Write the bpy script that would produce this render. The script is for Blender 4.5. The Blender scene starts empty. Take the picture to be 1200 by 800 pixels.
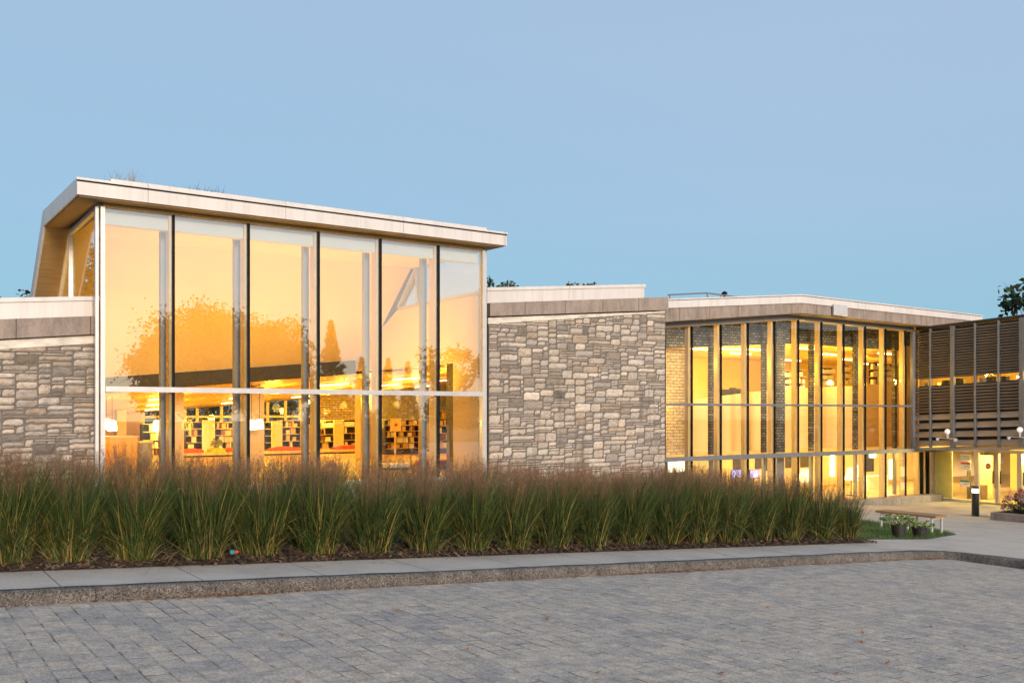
import bpy, math, random
from mathutils import Vector, Matrix, noise
rnd = random.Random(7)
# ------------------------------------------------------------------ scene, camera frame
# World axes: x runs along the library's glass front, y runs into the building, z up.
F, HOR, EYE = 1110.0, 484.0, 1.7
ANG = math.radians(34.25)
CA, SA = math.cos(ANG), math.sin(ANG)
SLOPE = 0.056                      # the forecourt falls towards the entrance
KERB = 0.13
C = bpy.context.scene.collection

def on_t(px, py, t):
    """point of the vertical plane y = t that the survey pixel shows: (x, z)"""
    u = (px-600)/F; Y = t/(CA-u*SA)
    return Y*(u*CA+SA), (HOR-py)/F*Y+EYE
def on_s(px, py, s):
    """point of the vertical plane x = s: (y, z)"""
    u = (px-600)/F; Y = s/(u*CA+SA)
    return Y*(CA-u*SA), (HOR-py)/F*Y+EYE
def ground(s):
    return -SLOPE*max(-30.0, min(s, 60.0))
def on_g(px, py, h=KERB):
    u = (px-600)/F; v = (py-HOR)/F
    Y = (EYE-h)/(v-SLOPE*(u*CA+SA))
    return Y*(u*CA+SA), Y*(CA-u*SA)

# ------------------------------------------------------------------ object helpers
def tag(o, label=None, cat=None, group=None, kind=None):
    if label: o['label'] = label
    if cat: o['category'] = cat
    if group: o['group'] = group
    if kind: o['kind'] = kind
    return o
def empty(name, loc, label=None, cat=None, group=None):
    e = bpy.data.objects.new(name, None); C.objects.link(e)
    e.location = loc; e.empty_display_size = .2
    return tag(e, label, cat, group)
def root_inv(p):
    return Matrix() if p.parent else Matrix.Translation(-Vector(p.location))
class MB:
    def __init__(s): s.v=[]; s.f=[]; s.c=[]; s.smooth=False; s.m=[]; s.mi=0
    def face(s, pts, col=None):
        n=len(s.v); s.v += [tuple(p) for p in pts]; s.f.append(tuple(range(n,n+len(pts)))); s.c.append(col); s.m.append(s.mi)
    def poly(s, verts, faces, col=None):
        n=len(s.v); s.v += [tuple(p) for p in verts]
        for f in faces: s.f.append(tuple(i+n for i in f)); s.c.append(col); s.m.append(s.mi)
    def box(s, x0,x1,y0,y1,z0,z1, col=None):
        s.poly([(x0,y0,z0),(x1,y0,z0),(x1,y1,z0),(x0,y1,z0),(x0,y0,z1),(x1,y0,z1),(x1,y1,z1),(x0,y1,z1)],
               [(0,3,2,1),(4,5,6,7),(0,1,5,4),(1,2,6,5),(2,3,7,6),(3,0,4,7)], col)
    def bevbox(s, x0,x1,y0,y1,z0,z1,b=.01,col=None):
        # box with chamfered vertical and top edges
        r=[(x0+b,y0),(x1-b,y0),(x1,y0+b),(x1,y1-b),(x1-b,y1),(x0+b,y1),(x0,y1-b),(x0,y0+b)]
        t=[(x0+b,y0+b),(x1-b,y0+b),(x1-b,y0+b),(x1-b,y1-b),(x1-b,y1-b),(x0+b,y1-b),(x0+b,y1-b),(x0+b,y0+b)]
        v=[(x,y,z0) for x,y in r]+[(x,y,z1-b) for x,y in r]+[(x,y,z1) for x,y in t]
        f=[tuple(range(7,-1,-1))]
        for k in (0,8):
            for i in range(8):
                j=(i+1)%8; f.append((k+i,k+j,k+8+j,k+8+i))
        f.append(tuple(range(16,24)))
        s.poly(v,f,col)
    def prism_t(s, poly, t0, t1, col=None):          # polygon in (x,z), extruded along y
        n=len(poly); v=[(a,t0,b) for a,b in poly]+[(a,t1,b) for a,b in poly]
        f=[tuple(range(n)), tuple(range(2*n-1,n-1,-1))]+[((i+1)%n,i,n+i,n+(i+1)%n) for i in range(n)]
        s.poly(v,f,col)
    def prism_s(s, poly, s0, s1, col=None):          # polygon in (y,z), extruded along x
        n=len(poly); v=[(s0,a,b) for a,b in poly]+[(s1,a,b) for a,b in poly]
        f=[tuple(range(n)), tuple(range(2*n-1,n-1,-1))]+[((i+1)%n,i,n+i,n+(i+1)%n) for i in range(n)]
        s.poly(v,f,col)
    def prism_z(s, poly, z0, z1, zfun=None, col=None):   # polygon in (x,y)
        n=len(poly); g=zfun or (lambda x: 0)
        v=[(a,b,z0+g(a)) for a,b in poly]+[(a,b,z1+g(a)) for a,b in poly]
        f=[tuple(range(n-1,-1,-1)), tuple(range(n,2*n))]+[(i,(i+1)%n,n+(i+1)%n,n+i) for i in range(n)]
        s.poly(v,f,col)
    def tube(s, p0, p1, r0, r1=None, n=8, cap=True, col=None):
        r1 = r0 if r1 is None else r1
        a=Vector(p0); b=Vector(p1); d=(b-a).normalized()
        q=d.orthogonal().normalized(); w=d.cross(q); v=[]
        for c,r in ((a,r0),(b,r1)):
            for i in range(n):
                t=2*math.pi*i/n; v.append(c+q*(r*math.cos(t))+w*(r*math.sin(t)))
        f=[(i,(i+1)%n,n+(i+1)%n,n+i) for i in range(n)]
        if cap: f += [tuple(range(n-1,-1,-1)), tuple(range(n,2*n))]
        s.poly(v,f,col)
    def lathe(s, c, prof, n=16, col=None):
        cx,cy,cz=c; v=[]; f=[]
        for r,z in prof:
            for i in range(n):
                t=2*math.pi*i/n; v.append((cx+r*math.cos(t),cy+r*math.sin(t),cz+z))
        for k in range(len(prof)-1):
            for i in range(n):
                j=(i+1)%n; f.append((k*n+i,k*n+j,(k+1)*n+j,(k+1)*n+i))
        f.append(tuple(range(n-1,-1,-1))); f.append(tuple(range((len(prof)-1)*n,len(prof)*n)))
        s.poly(v,f,col)
    def build(s, name, mat, parent=None, smooth=False, fix=True):
        me=bpy.data.meshes.new(name); me.from_pydata(s.v,[],s.f)
        if any(c is not None for c in s.c):
            ca=me.color_attributes.new('col','FLOAT_COLOR','CORNER'); k=0; arr=[]
            for f,c in zip(s.f,s.c):
                c=c or (1,1,1)
                if isinstance(c[0],(tuple,list)):
                    for q in c: arr += [q[0],q[1],q[2],1]
                else:
                    arr += [c[0],c[1],c[2],1]*len(f)
            ca.data.foreach_set('color',arr)
        for mm in (mat if isinstance(mat,(list,tuple)) else [mat]): me.materials.append(mm)
        if isinstance(mat,(list,tuple)): me.polygons.foreach_set('material_index',s.m)
        if smooth: me.polygons.foreach_set('use_smooth',[True]*len(s.f))
        me.update()
        if fix and len(s.f)<4000:
            import bmesh
            bm=bmesh.new(); bm.from_mesh(me); bmesh.ops.recalc_face_normals(bm,faces=bm.faces); bm.to_mesh(me); bm.free()
        o=bpy.data.objects.new(name,me); C.objects.link(o)
        if parent is not None:
            o.parent=parent
            o.matrix_parent_inverse=root_inv(parent)
        return o
def copy_tree(o, parent=None):
    c=o.copy(); C.objects.link(c)
    if parent is not None: c.parent=parent
    for ch in list(o.children): copy_tree(ch,c)
    return c
def place(o, loc, rz=0, sc=1):
    o.location=loc; o.rotation_euler=(0,0,rz); o.scale=(sc,sc,sc) if not isinstance(sc,tuple) else sc
    return o

# ------------------------------------------------------------------ materials
class NT:
    def __init__(s,name):
        s.mat=bpy.data.materials.new(name); s.mat.use_nodes=True
        s.t=s.mat.node_tree; s.b=s.t.nodes['Principled BSDF']; s.out=s.t.nodes['Material Output']
        s.tc=s.t.nodes.new('ShaderNodeTexCoord')
    def n(s,ty,**kw):
        x=s.t.nodes.new(ty)
        for k,v in kw.items():
            if k.startswith('i_'):
                key=k[2:]; key=int(key) if key.isdigit() else key.replace('_',' ')
                x.inputs[key].default_value=v
            else: setattr(x,k,v)
        return x
    def l(s,a,b): s.t.links.new(a,b)
    def noise(s,scale,detail=4,rough=.55,vec=None,stretch=None):
        x=s.n('ShaderNodeTexNoise'); x.inputs['Scale'].default_value=scale; x.inputs['Detail'].default_value=detail; x.inputs['Roughness'].default_value=rough
        src=vec or s.tc.outputs['Object']
        if stretch:
            m=s.n('ShaderNodeMapping'); m.inputs['Scale'].default_value=stretch; s.l(src,m.inputs[0]); src=m.outputs[0]
        s.l(src,x.inputs['Vector']); return x.outputs['Fac']
    def ramp(s,fac,stops):
        r=s.n('ShaderNodeValToRGB'); e=r.color_ramp.elements
        while len(e)<len(stops): e.new(.5)
        for q,(p,c) in zip(e,stops):
            q.position=p; q.color=(c[0],c[1],c[2],1) if isinstance(c,(tuple,list)) else (c,c,c,1)
        s.l(fac,r.inputs[0]); return r.outputs[0]
    def mix(s,fac,a,b,mode='MIX'):
        m=s.n('ShaderNodeMix',data_type='RGBA',blend_type=mode)
        for k,v in ((0,fac),(6,a),(7,b)):
            if hasattr(v,'links'): s.l(v,m.inputs[k])
            elif k==0: m.inputs[0].default_value=v
            else: m.inputs[k].default_value=(v[0],v[1],v[2],1)
        return m.outputs[2]
    def math(s,op,a,b=None,c=None):
        m=s.n('ShaderNodeMath',operation=op)
        for k,v in enumerate((a,b,c)):
            if v is None: continue
            if hasattr(v,'links'): s.l(v,m.inputs[k])
            else: m.inputs[k].default_value=v
        return m.outputs[0]
    def col(s,c):
        if hasattr(c,'links'): s.l(c,s.b.inputs['Base Color'])
        else: s.b.inputs['Base Color'].default_value=(c[0],c[1],c[2],1)
        return s
    def rough(s,r):
        if hasattr(r,'links'): s.l(r,s.b.inputs['Roughness'])
        else: s.b.inputs['Roughness'].default_value=r
        return s
    def bump(s,h,dist=.01,strength=1):
        b=s.n('ShaderNodeBump'); b.inputs['Distance'].default_value=dist; b.inputs['Strength'].default_value=strength
        s.l(h,b.inputs['Height']); s.l(b.outputs[0],s.b.inputs['Normal']); return s

def plain(name,c,rough=.6,var=.12,scale=3,metal=0,bump=0,bscale=40,stretch=None):
    m=NT(name); n=m.noise(scale,5,.6,stretch=stretch)
    lo=tuple(x*(1-var) for x in c); hi=tuple(min(1,x*(1+var)) for x in c)
    m.col(m.ramp(n,[(.3,lo),(.7,hi)])).rough(rough); m.b.inputs['Metallic'].default_value=metal
    if bump: m.bump(m.noise(bscale,4,.6),bump)
    return m.mat
M={}
def fascia():
    m=NT('fascia_metal'); c=(.56,.54,.525); n=m.noise(.9,5,.6); st=m.noise(2.0,5,.7,stretch=(3,3,.2))
    a=m.ramp(n,[(.3,tuple(x*.93 for x in c)),(.7,tuple(x*1.05 for x in c))]); a=m.mix(1,a,m.ramp(st,[(.30,.86),(.55,1.0)]),'MULTIPLY')
    x=m.n('ShaderNodeSeparateXYZ'); m.l(m.tc.outputs['Object'],x.inputs[0])
    ln=m.math('LESS_THAN',m.math('FLOORED_MODULO',m.math('ADD',x.outputs[0],1.1),2.9),.010)
    a=m.mix(ln,a,(.22,.21,.20)); m.col(a).rough(.45); m.bump(m.math('MULTIPLY',ln,-1),.004); return m.mat
M['fascia']=fascia()
M['fascia_side']=M['fascia']
M['alu']=plain('aluminium_frame',(.50,.495,.49),.4,.08,6,metal=.35)
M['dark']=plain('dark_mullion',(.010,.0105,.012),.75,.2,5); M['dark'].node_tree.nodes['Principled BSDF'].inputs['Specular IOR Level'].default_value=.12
M['steel']=plain('grey_steel',(.13,.14,.155),.5,.12,5,metal=.0)
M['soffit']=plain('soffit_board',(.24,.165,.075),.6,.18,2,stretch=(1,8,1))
M['soffit_grey']=plain('soffit_grey',(.22,.21,.20),.6,.12,2)
M['plaster']=plain('warm_interior_paint',(.66,.49,.24),.8,.06,.7)
M['ceilpaint']=plain('ceiling_paint',(.66,.51,.29),.8,.05,.5)
M['scrim']=plain('roller_blind',(.62,.62,.60),.9,.03,2)
M['carpet']=plain('carpet',(.22,.13,.07),.95,.2,9,bump=.003,bscale=200)
M['shelf']=plain('shelf_board',(.62,.46,.22),.6,.1,4,stretch=(1,1,8))
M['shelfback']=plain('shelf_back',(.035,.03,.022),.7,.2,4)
M['panel']=plain('yellow_end_panel',(.75,.60,.28),.5,.06,2)
M['whitepanel']=plain('white_panel',(.82,.80,.74),.5,.03,2)
M['cushion']=plain('red_cushion',(.50,.085,.035),.85,.15,9)
M['cushgreen']=plain('green_cushion',(.42,.45,.05),.85,.15,9)
M['orange']=plain('orange_panel',(.82,.42,.06),.5,.1,3)
M['desk']=plain('desk_laminate',(.30,.27,.18),.5,.08,3)
M['blackpl']=plain('black_plastic',(.015,.015,.016),.4,.2,8)
M['potplastic']=plain('pot_plastic',(.018,.017,.016),.55,.3,14)
M['leafpot']=plain('leaf_variegated',(.18,.24,.06),.5,.5,25)
M['soil']=plain('soil',(.03,.02,.013),.95,.4,20)
M['benchsteel']=plain('bench_leg_steel',(.62,.62,.60),.35,.06,8,metal=.4)
M['bark']=plain('tree_bark',(.10,.075,.05),.9,.35,14,bump=.02,bscale=20)
M['dirtwhite']=plain('white_flashing',(.56,.53,.48),.6,.28,3,stretch=(1,1,2))
M['sign_white']=plain('paper',(.80,.79,.76),.7,.02,4)
M['sign_red']=plain('red_sign',(.65,.05,.02),.5,.06,4)
M['sign_teal']=plain('teal_print',(.03,.22,.25),.5,.06,4)
M['ink']=plain('printed_ink',(.10,.06,.05),.6,.1,4)
M['frame_pink']=plain('door_frame_alu',(.42,.37,.34),.4,.08,5,metal=.3)
M['insul']=plain('clear_panel_film',(.80,.70,.18),.55,.08,3)
M['canvas']=plain('picture_print',(.5,.45,.38),.7,.5,30)
for k,c in {'book_tan':(.55,.42,.22),'book_white':(.78,.74,.66),'book_red':(.20,.09,.045),'book_dark':(.06,.05,.045),'book_blue':(.08,.12,.22),'book_green':(.08,.16,.06)}.items():
    M[k]=plain(k,c,.6,.18,30)

def wood(name,c,axis=(1,12,12),rough=.5):
    m=NT(name); n=m.noise(3,6,.65,stretch=axis); n2=m.noise(.8,2)
    a=m.ramp(n,[(.25,tuple(x*.62 for x in c)),(.75,c)]); b=m.ramp(n2,[(.3,.85),(.7,1.1)])
    m.col(m.mix(1.0,a,b,'MULTIPLY')).rough(rough); m.bump(n,.002); return m.mat
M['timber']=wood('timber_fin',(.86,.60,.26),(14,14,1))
M['bench_wood']=wood('bench_slats',(.40,.22,.085),(14,1.5,14))
def plank_ceiling():
    m=NT('plank_ceiling'); 
    br=m.n('ShaderNodeTexBrick'); br.inputs['Scale'].default_value=1; br.inputs['Brick Width'].default_value=3.2; br.inputs['Row Height'].default_value=.16; br.inputs['Mortar Size'].default_value=.008
    br.inputs['Color1'].default_value=(.66,.45,.19,1); br.inputs['Color2'].default_value=(.76,.53,.24,1); br.inputs['Mortar'].default_value=(.10,.05,.02,1)
    m.l(m.tc.outputs['Object'],br.inputs['Vector'])
    n=m.noise(4,5,.6,stretch=(1,14,1)); m.col(m.mix(1,br.outputs['Color'],m.ramp(n,[(.3,.8),(.7,1.05)]),'MULTIPLY')).rough(.5); return m.mat
M['planks']=plank_ceiling()

def concrete(name,c,streak=True,joint=None,speck=0,rough=.85):
    m=NT(name); n=m.noise(1.1,6,.65); n2=m.noise(35,4,.7)
    a=m.ramp(n,[(.28,tuple(x*.78 for x in c)),(.5,c),(.75,tuple(x*1.14 for x in c))])
    a=m.mix(1,a,m.ramp(n2,[(.3,.82),(.7,1.1)]),'MULTIPLY')
    if streak:
        st=m.noise(1.6,6,.75,stretch=(2.2,2.2,.6)); a=m.mix(1,a,m.ramp(st,[(.32,.62),(.58,1.06)]),'MULTIPLY')
    h=n2
    if joint:
        x=m.n('ShaderNodeSeparateXYZ'); m.l(m.tc.outputs['Object'],x.inputs[0])
        k=m.math('FLOORED_MODULO',m.math('ADD',x.outputs[0],joint[1]),joint[0])
        ln=m.math('LESS_THAN',k,joint[2]); a=m.mix(ln,a,(c[0]*.35,c[1]*.34,c[2]*.33))
        h=m.math('SUBTRACT',n2,m.math('MULTIPLY',ln,4))
    if joint:
        ck=m.n('ShaderNodeTexVoronoi'); ck.feature='DISTANCE_TO_EDGE'; ck.inputs['Scale'].default_value=.33; ck.inputs['Randomness'].default_value=1
        wv=m.n('ShaderNodeVectorMath',operation='ADD'); nn=m.n('ShaderNodeTexNoise'); nn.inputs['Scale'].default_value=2.5; nn.inputs['Detail'].default_value=6; m.l(m.tc.outputs['Object'],nn.inputs['Vector']); m.l(m.tc.outputs['Object'],wv.inputs[0]); m.l(nn.outputs['Color'],wv.inputs[1]); m.l(wv.outputs[0],ck.inputs['Vector'])
        a=m.mix(m.math('MULTIPLY',m.math('LESS_THAN',ck.outputs['Distance'],.0035),m.ramp(m.noise(.35,2),[(.48,0),(.56,.8)])),a,(c[0]*.4,c[1]*.4,c[2]*.4))
        sp=m.noise(5,6,.8); a=m.mix(m.ramp(sp,[(.60,0),(.74,.4)]),a,(c[0]*.5,c[1]*.47,c[2]*.44))
    m.col(a).rough(rough); m.bump(h,.004); return m.mat
M['band']=concrete('concrete_band',(.27,.222,.19),True,(1.35,.3,.02))
M['walk']=concrete('concrete_walk',(.47,.415,.355),False,(1.35,-.18,.014))
M['plinth']=concrete('concrete_plinth',(.34,.30,.25),True,(2.4,.3,.015))
def aggregate():
    m=NT('kerb_aggregate'); v=m.n('ShaderNodeTexVoronoi'); v.inputs['Scale'].default_value=75; m.l(m.tc.outputs['Object'],v.inputs['Vector'])
    n=m.noise(1.6,4,.6)
    a=m.ramp(v.outputs['Color'],[(.1,(.05,.045,.04)),(.5,(.17,.15,.13)),(.82,(.26,.228,.195)),(1,(.42,.375,.33))])
    a=m.mix(1,a,m.ramp(n,[(.3,.65),(.7,1.15)]),'MULTIPLY')
    x=m.n('ShaderNodeSeparateXYZ'); m.l(m.tc.outputs['Object'],x.inputs[0]); ln=m.math('LESS_THAN',m.math('FLOORED_MODULO',m.math('ADD',x.outputs[0],.6),2.4),.008); a=m.mix(ln,a,(.05,.045,.04))
    big=m.noise(4.5,5,.7); a=m.mix(1,a,m.ramp(big,[(.3,.6),(.7,1.25)]),'MULTIPLY'); m.col(a).rough(.9)
    m.bump(v.outputs['Distance'],.02); return m.mat
M['kerb']=aggregate()
def pavers():
    m=NT('concrete_pavers')
    w=m.noise(6,3); 
    # slightly wandering joints
    add=m.n('ShaderNodeVectorMath',operation='ADD'); sc=m.n('ShaderNodeVectorMath',operation='SCALE'); sc.inputs['Scale'].default_value=.03
    nn=m.n('ShaderNodeTexNoise'); nn.inputs['Scale'].default_value=5; m.l(m.tc.outputs['Object'],nn.inputs['Vector']); m.l(nn.outputs['Color'],sc.inputs[0])
    m.l(m.tc.outputs['Object'],add.inputs[0]); m.l(sc.outputs[0],add.inputs[1])
    mp=m.n('ShaderNodeMapping'); mp.inputs['Rotation'].default_value=(0,0,math.pi/2); m.l(add.outputs[0],mp.inputs[0])
    br=m.n('ShaderNodeTexBrick'); br.inputs['Scale'].default_value=1; br.inputs['Brick Width'].default_value=.27; br.inputs['Row Height'].default_value=.175; br.inputs['Mortar Size'].default_value=.0075; br.inputs['Mortar Smooth'].default_value=.3
    br.offset=.5; br.inputs['Bias'].default_value=0
    br.inputs['Color1'].default_value=(0,0,0,1); br.inputs['Color2'].default_value=(1,1,1,1); br.inputs['Mortar'].default_value=(.5,.5,.5,1)
    m.l(mp.outputs[0],br.inputs['Vector'])
    big=m.noise(.7,5,.65); fine=m.noise(48,5,.8); mid=m.noise(7,5,.7)
    tone=m.math('ADD',m.math('MULTIPLY',br.outputs['Color'],.34),m.math('MULTIPLY',big,.70))
    a=m.ramp(tone,[(.25,(.315,.278,.25)),(.42,(.39,.34,.292)),(.60,(.475,.395,.31)),(.82,(.405,.348,.295))])
    a=m.mix(1,a,m.ramp(fine,[(.32,.42),(.5,.98),(.70,1.5)]),'MULTIPLY')
    a=m.mix(1,a,m.ramp(mid,[(.3,.72),(.7,1.2)]),'MULTIPLY')
    brk=m.ramp(m.noise(3.0,4,.7),[(.46,0.0),(.62,1.0)])
    jf=m.math('MULTIPLY',br.outputs['Fac'],brk)
    a=m.mix(m.math('MULTIPLY',jf,.9),a,(.06,.054,.047))
    m.col(a).rough(m.ramp(mid,[(.3,.68),(.7,.92)]))
    h=m.math('ADD',m.math('MULTIPLY',fine,.22),m.math('MULTIPLY',br.outputs['Fac'],-1.0))
    und=m.noise(2.2,3,.6); m.bump(m.math('ADD',m.math('ADD',h,m.math('MULTIPLY',und,2.6)),m.math('MULTIPLY',br.outputs['Color'],.5)),.014); return m.mat
M['pavers']=pavers()
def vcol(name,rough=.85,nscale=18,lo=.7,hi=1.2,bump=.006,trans=0):
    m=NT(name); a=m.n('ShaderNodeVertexColor'); a.layer_name='col'
    n=m.noise(nscale,5,.65); c=m.mix(1,a.outputs['Color'],m.ramp(n,[(.28,lo),(.72,hi)]),'MULTIPLY')
    m.col(c).rough(rough)
    if bump: m.bump(n,bump)
    if trans:
        tr=m.n('ShaderNodeBsdfTranslucent'); m.l(c,tr.inputs['Color']); mx=m.n('ShaderNodeMixShader'); mx.inputs[0].default_value=trans
        m.l(m.b.outputs[0],mx.inputs[1]); m.l(tr.outputs[0],mx.inputs[2]); m.l(mx.outputs[0],m.out.inputs[0])
    return m.mat
def stone_mat():
    m=NT('rubble_stone'); a=m.n('ShaderNodeVertexColor'); a.layer_name='col'
    n=m.noise(9,6,.7,stretch=(1,1,2.6)); n2=m.noise(2.2,4,.6); n3=m.noise(60,4,.7)
    c=m.mix(1,a.outputs['Color'],m.ramp(n,[(.27,.48),(.48,1.0),(.75,1.28)]),'MULTIPLY')
    c=m.mix(m.ramp(n2,[(.52,0),(.75,.35)]),c,(.23,.155,.095)); c=m.mix(1,c,m.ramp(n3,[(.3,.82),(.7,1.12)]),'MULTIPLY')
    st=m.noise(1.3,5,.7,stretch=(2.2,2.2,.25)); c=m.mix(1,c,m.ramp(st,[(.30,.50),(.46,1.0)]),'MULTIPLY')
    m.col(c).rough(.9); m.bump(m.math('ADD',n,m.math('MULTIPLY',n3,.4)),.03); return m.mat
M['stone']=stone_mat()
M['mortar']=plain('mortar',(.135,.118,.10),.95,.25,12,bump=.01,bscale=60)  # tone darkened so the joints carry their shadow in the colour
M['leaf']=vcol('leaves',.55,6,.7,1.2,0,.3)
M['grassblade']=vcol('grass_blades',.5,8,.75,1.15,0,.3)
M['plume']=vcol('seed_plumes',.8,10,.8,1.2,0,.35)
M['mulchmat']=vcol('mulch_bark',.95,30,.6,1.3,.006)
M['litter']=vcol('fallen_leaf',.7,40,.75,1.2,0,.2)
M['flower']=vcol('flower_petals',.6,30,.85,1.15,0,.25)
def brick_dark(name,c1,c2,mort,w=.22,h=.075,ms=.012):
    m=NT(name); br=m.n('ShaderNodeTexBrick'); br.inputs['Scale'].default_value=1; br.inputs['Brick Width'].default_value=w; br.inputs['Row Height'].default_value=h; br.inputs['Mortar Size'].default_value=ms
    for k,c in (('Color1',c1),('Color2',c2),('Mortar',mort)): br.inputs[k].default_value=(c[0],c[1],c[2],1)
    x=m.n('ShaderNodeSeparateXYZ'); m.l(m.tc.outputs['Object'],x.inputs[0]); cb=m.n('ShaderNodeCombineXYZ')
    m.l(m.math('ADD',x.outputs[0],x.outputs[1]),cb.inputs[0]); m.l(x.outputs[2],cb.inputs[1]); m.l(cb.outputs[0],br.inputs['Vector'])
    n=m.noise(8,4,.7); m.col(m.mix(1,br.outputs['Color'],m.ramp(n,[(.3,.6),(.7,1.3)]),'MULTIPLY')).rough(.85)
    m.bump(br.outputs['Fac'],-.01); return m.mat
M['darkbrick']=brick_dark('dark_split_brick',(.055,.055,.052),(.20,.18,.15),(.02,.02,.02),.20,.10,.016)
M['goldbrick']=brick_dark('buff_brick',(.42,.32,.17),(.52,.40,.22),(.22,.16,.09),.30,.11,.012)
M['louvre']=plain('louvre_blade',(.19,.155,.128),.5,.18,2,stretch=(.4,.4,6),metal=.2)
M['louvre_board']=plain('louvre_board',(.27,.225,.19),.6,.15,2,stretch=(.5,.5,5))
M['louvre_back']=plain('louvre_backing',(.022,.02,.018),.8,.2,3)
def glass(name,refl,tint=(.97,.985,.97),wob=.0006):
    m=NT(name); m.t.nodes.remove(m.b)
    tr=m.n('ShaderNodeBsdfTransparent'); tr.inputs[0].default_value=(*tint,1)
    gl=m.n('ShaderNodeBsdfGlossy'); gl.inputs['Roughness'].default_value=0.0; gl.inputs['Color'].default_value=(.93,.97,1,1)
    lw=m.n('ShaderNodeLayerWeight'); lw.inputs['Blend'].default_value=.5
    bp=m.n('ShaderNodeBump'); bp.inputs['Distance'].default_value=wob; bp.inputs['Strength'].default_value=.25; m.l(m.noise(.5,0,.3),bp.inputs['Height']); m.l(bp.outputs[0],gl.inputs['Normal'])
    fac=m.math('MULTIPLY_ADD',m.math('POWER',lw.outputs['Facing'],4.0),.7,refl)
    mx=m.n('ShaderNodeMixShader'); m.l(fac,mx.inputs[0]); m.l(tr.outputs[0],mx.inputs[1]); m.l(gl.outputs[0],mx.inputs[2]); m.l(mx.outputs[0],m.out.inputs[0])
    return m.mat
M['glass']=glass('coated_glass',.155)
M['glass_clear']=glass('clear_glass',.035)
def emit(name,c,st):
    m=NT(name); m.b.inputs['Base Color'].default_value=(.8,.8,.8,1); m.b.inputs['Emission Color'].default_value=(*c,1); m.b.inputs['Emission Strength'].default_value=st; return m.mat
M['lamp']=emit('lamp_shade_lit',(1,.78,.42),1.6)
M['tube']=emit('ceiling_tube_lit',(1,.78,.34),2.0)
M['screen']=emit('monitor_screen',(.08,.14,1.0),.5)
M['screenw']=emit('monitor_window',(.9,.9,1.0),.4)
M['bollard_lens']=emit('bollard_lens',(1,.9,.72),1.0)
M['globe']=emit('floodlight_globe',(1,.96,.92),.12)
M['shade_tan']=emit('table_lamp_shade',(1,.62,.28),.55)
M['whitelit']=emit('backlit_panel',(1,.90,.58),1.0)
# ------------------------------------------------------------------ ground levels (overrides the first sketch)
def ground(s):
    s=max(-30.0,min(s,33.0))
    return -SLOPE*s if s<15 else -SLOPE*15-.065*(s-15)
def on_g(px,py,h=KERB):
    u=(px-600)/F; v=(py-HOR)/F; lo,hi=1.0,90.0
    for _ in range(60):
        Y=(lo+hi)/2
        if EYE-v*Y-(ground(Y*(u*CA+SA))+h) > 0: lo=Y
        else: hi=Y
    return Y*(u*CA+SA), Y*(CA-u*SA)
E=lambda z: z+EYE
BREAKS=[-30,0,15,33]
def sheet(name,x0,x1,y0,y1,h,mat,kind='structure',label=None,ny=1):
    xs=[x0]+[b for b in BREAKS if x0<b<x1]+[x1]; m=MB()
    for a,b in zip(xs,xs[1:]):
        for k in range(ny):
            p=y0+(y1-y0)*k/ny; q=y0+(y1-y0)*(k+1)/ny
            m.face([(a,p,ground(a)+h),(b,p,ground(b)+h),(b,q,ground(b)+h),(a,q,ground(a)+h)])
    return tag(m.build(name,mat),kind=kind,label=label)
KT=9.7; KS=16.05
M['earth']=plain('rough_earth',(.10,.11,.055),.95,.35,.6,bump=.05,bscale=3)
sheet('ground',-400,400,-400,400,-.06,M['earth'])
sheet('paved_forecourt',-60,KS-.1,-60,KT+.02,0,M['pavers'])
sheet('pavement',-60,70,KT+.1,27,KERB-.004,M['walk'])
sheet('entrance_path',KS+.1,70,-60,KT+.1,KERB-.004,M['walk'])
# kerb: rounded aggregate profile
def kerb():
    m=MB(); prof=[(0,-.05),(0.005,.07),(.02,.115),(.05,.134),(.17,.136),(.18,.05)]
    xs=[-60+ .35*i for i in range(int((KS+60)/.35)+1)]
    pts=[]
    for x in xs:
        j=[(rnd.uniform(-.006,.006),rnd.uniform(-.005,.005)) for _ in prof]
        pts.append([(x,KT+a+d[0],ground(x)+b+d[1]) for (a,b),d in zip(prof,j)])
    # rounded corner then along the second leg towards the road
    for k in range(1,7):
        a=math.pi/2*k/6; R=.5; cx,cy=KS-R,KT-R+.0
        row=[]
        for (p,b) in prof:
            x=cx+(R+p)*math.sin(a); y=cy+(R+p)*math.cos(a); row.append((x,y,ground(x)+b))
        pts.append(row)
    pts=[r for r in pts if not (r[0][0]>KS-.5 and abs(r[0][1]-KT)<.02)] 
    for k in range(1,130):
        y=KT-.5-.35*k
        pts.append([(KS+p+rnd.uniform(-.005,.005),y,ground(KS)+b+rnd.uniform(-.004,.004)) for p,b in prof])
    n=len(prof); v=[q for r in pts for q in r]; f=[]
    for i in range(len(pts)-1):
        for j in range(n-1): f.append((i*n+j,(i+1)*n+j,(i+1)*n+j+1,i*n+j+1))
    m.poly(v,f); return tag(m.build('kerb',M['kerb'],smooth=True),kind='structure')
kerb()
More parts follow.
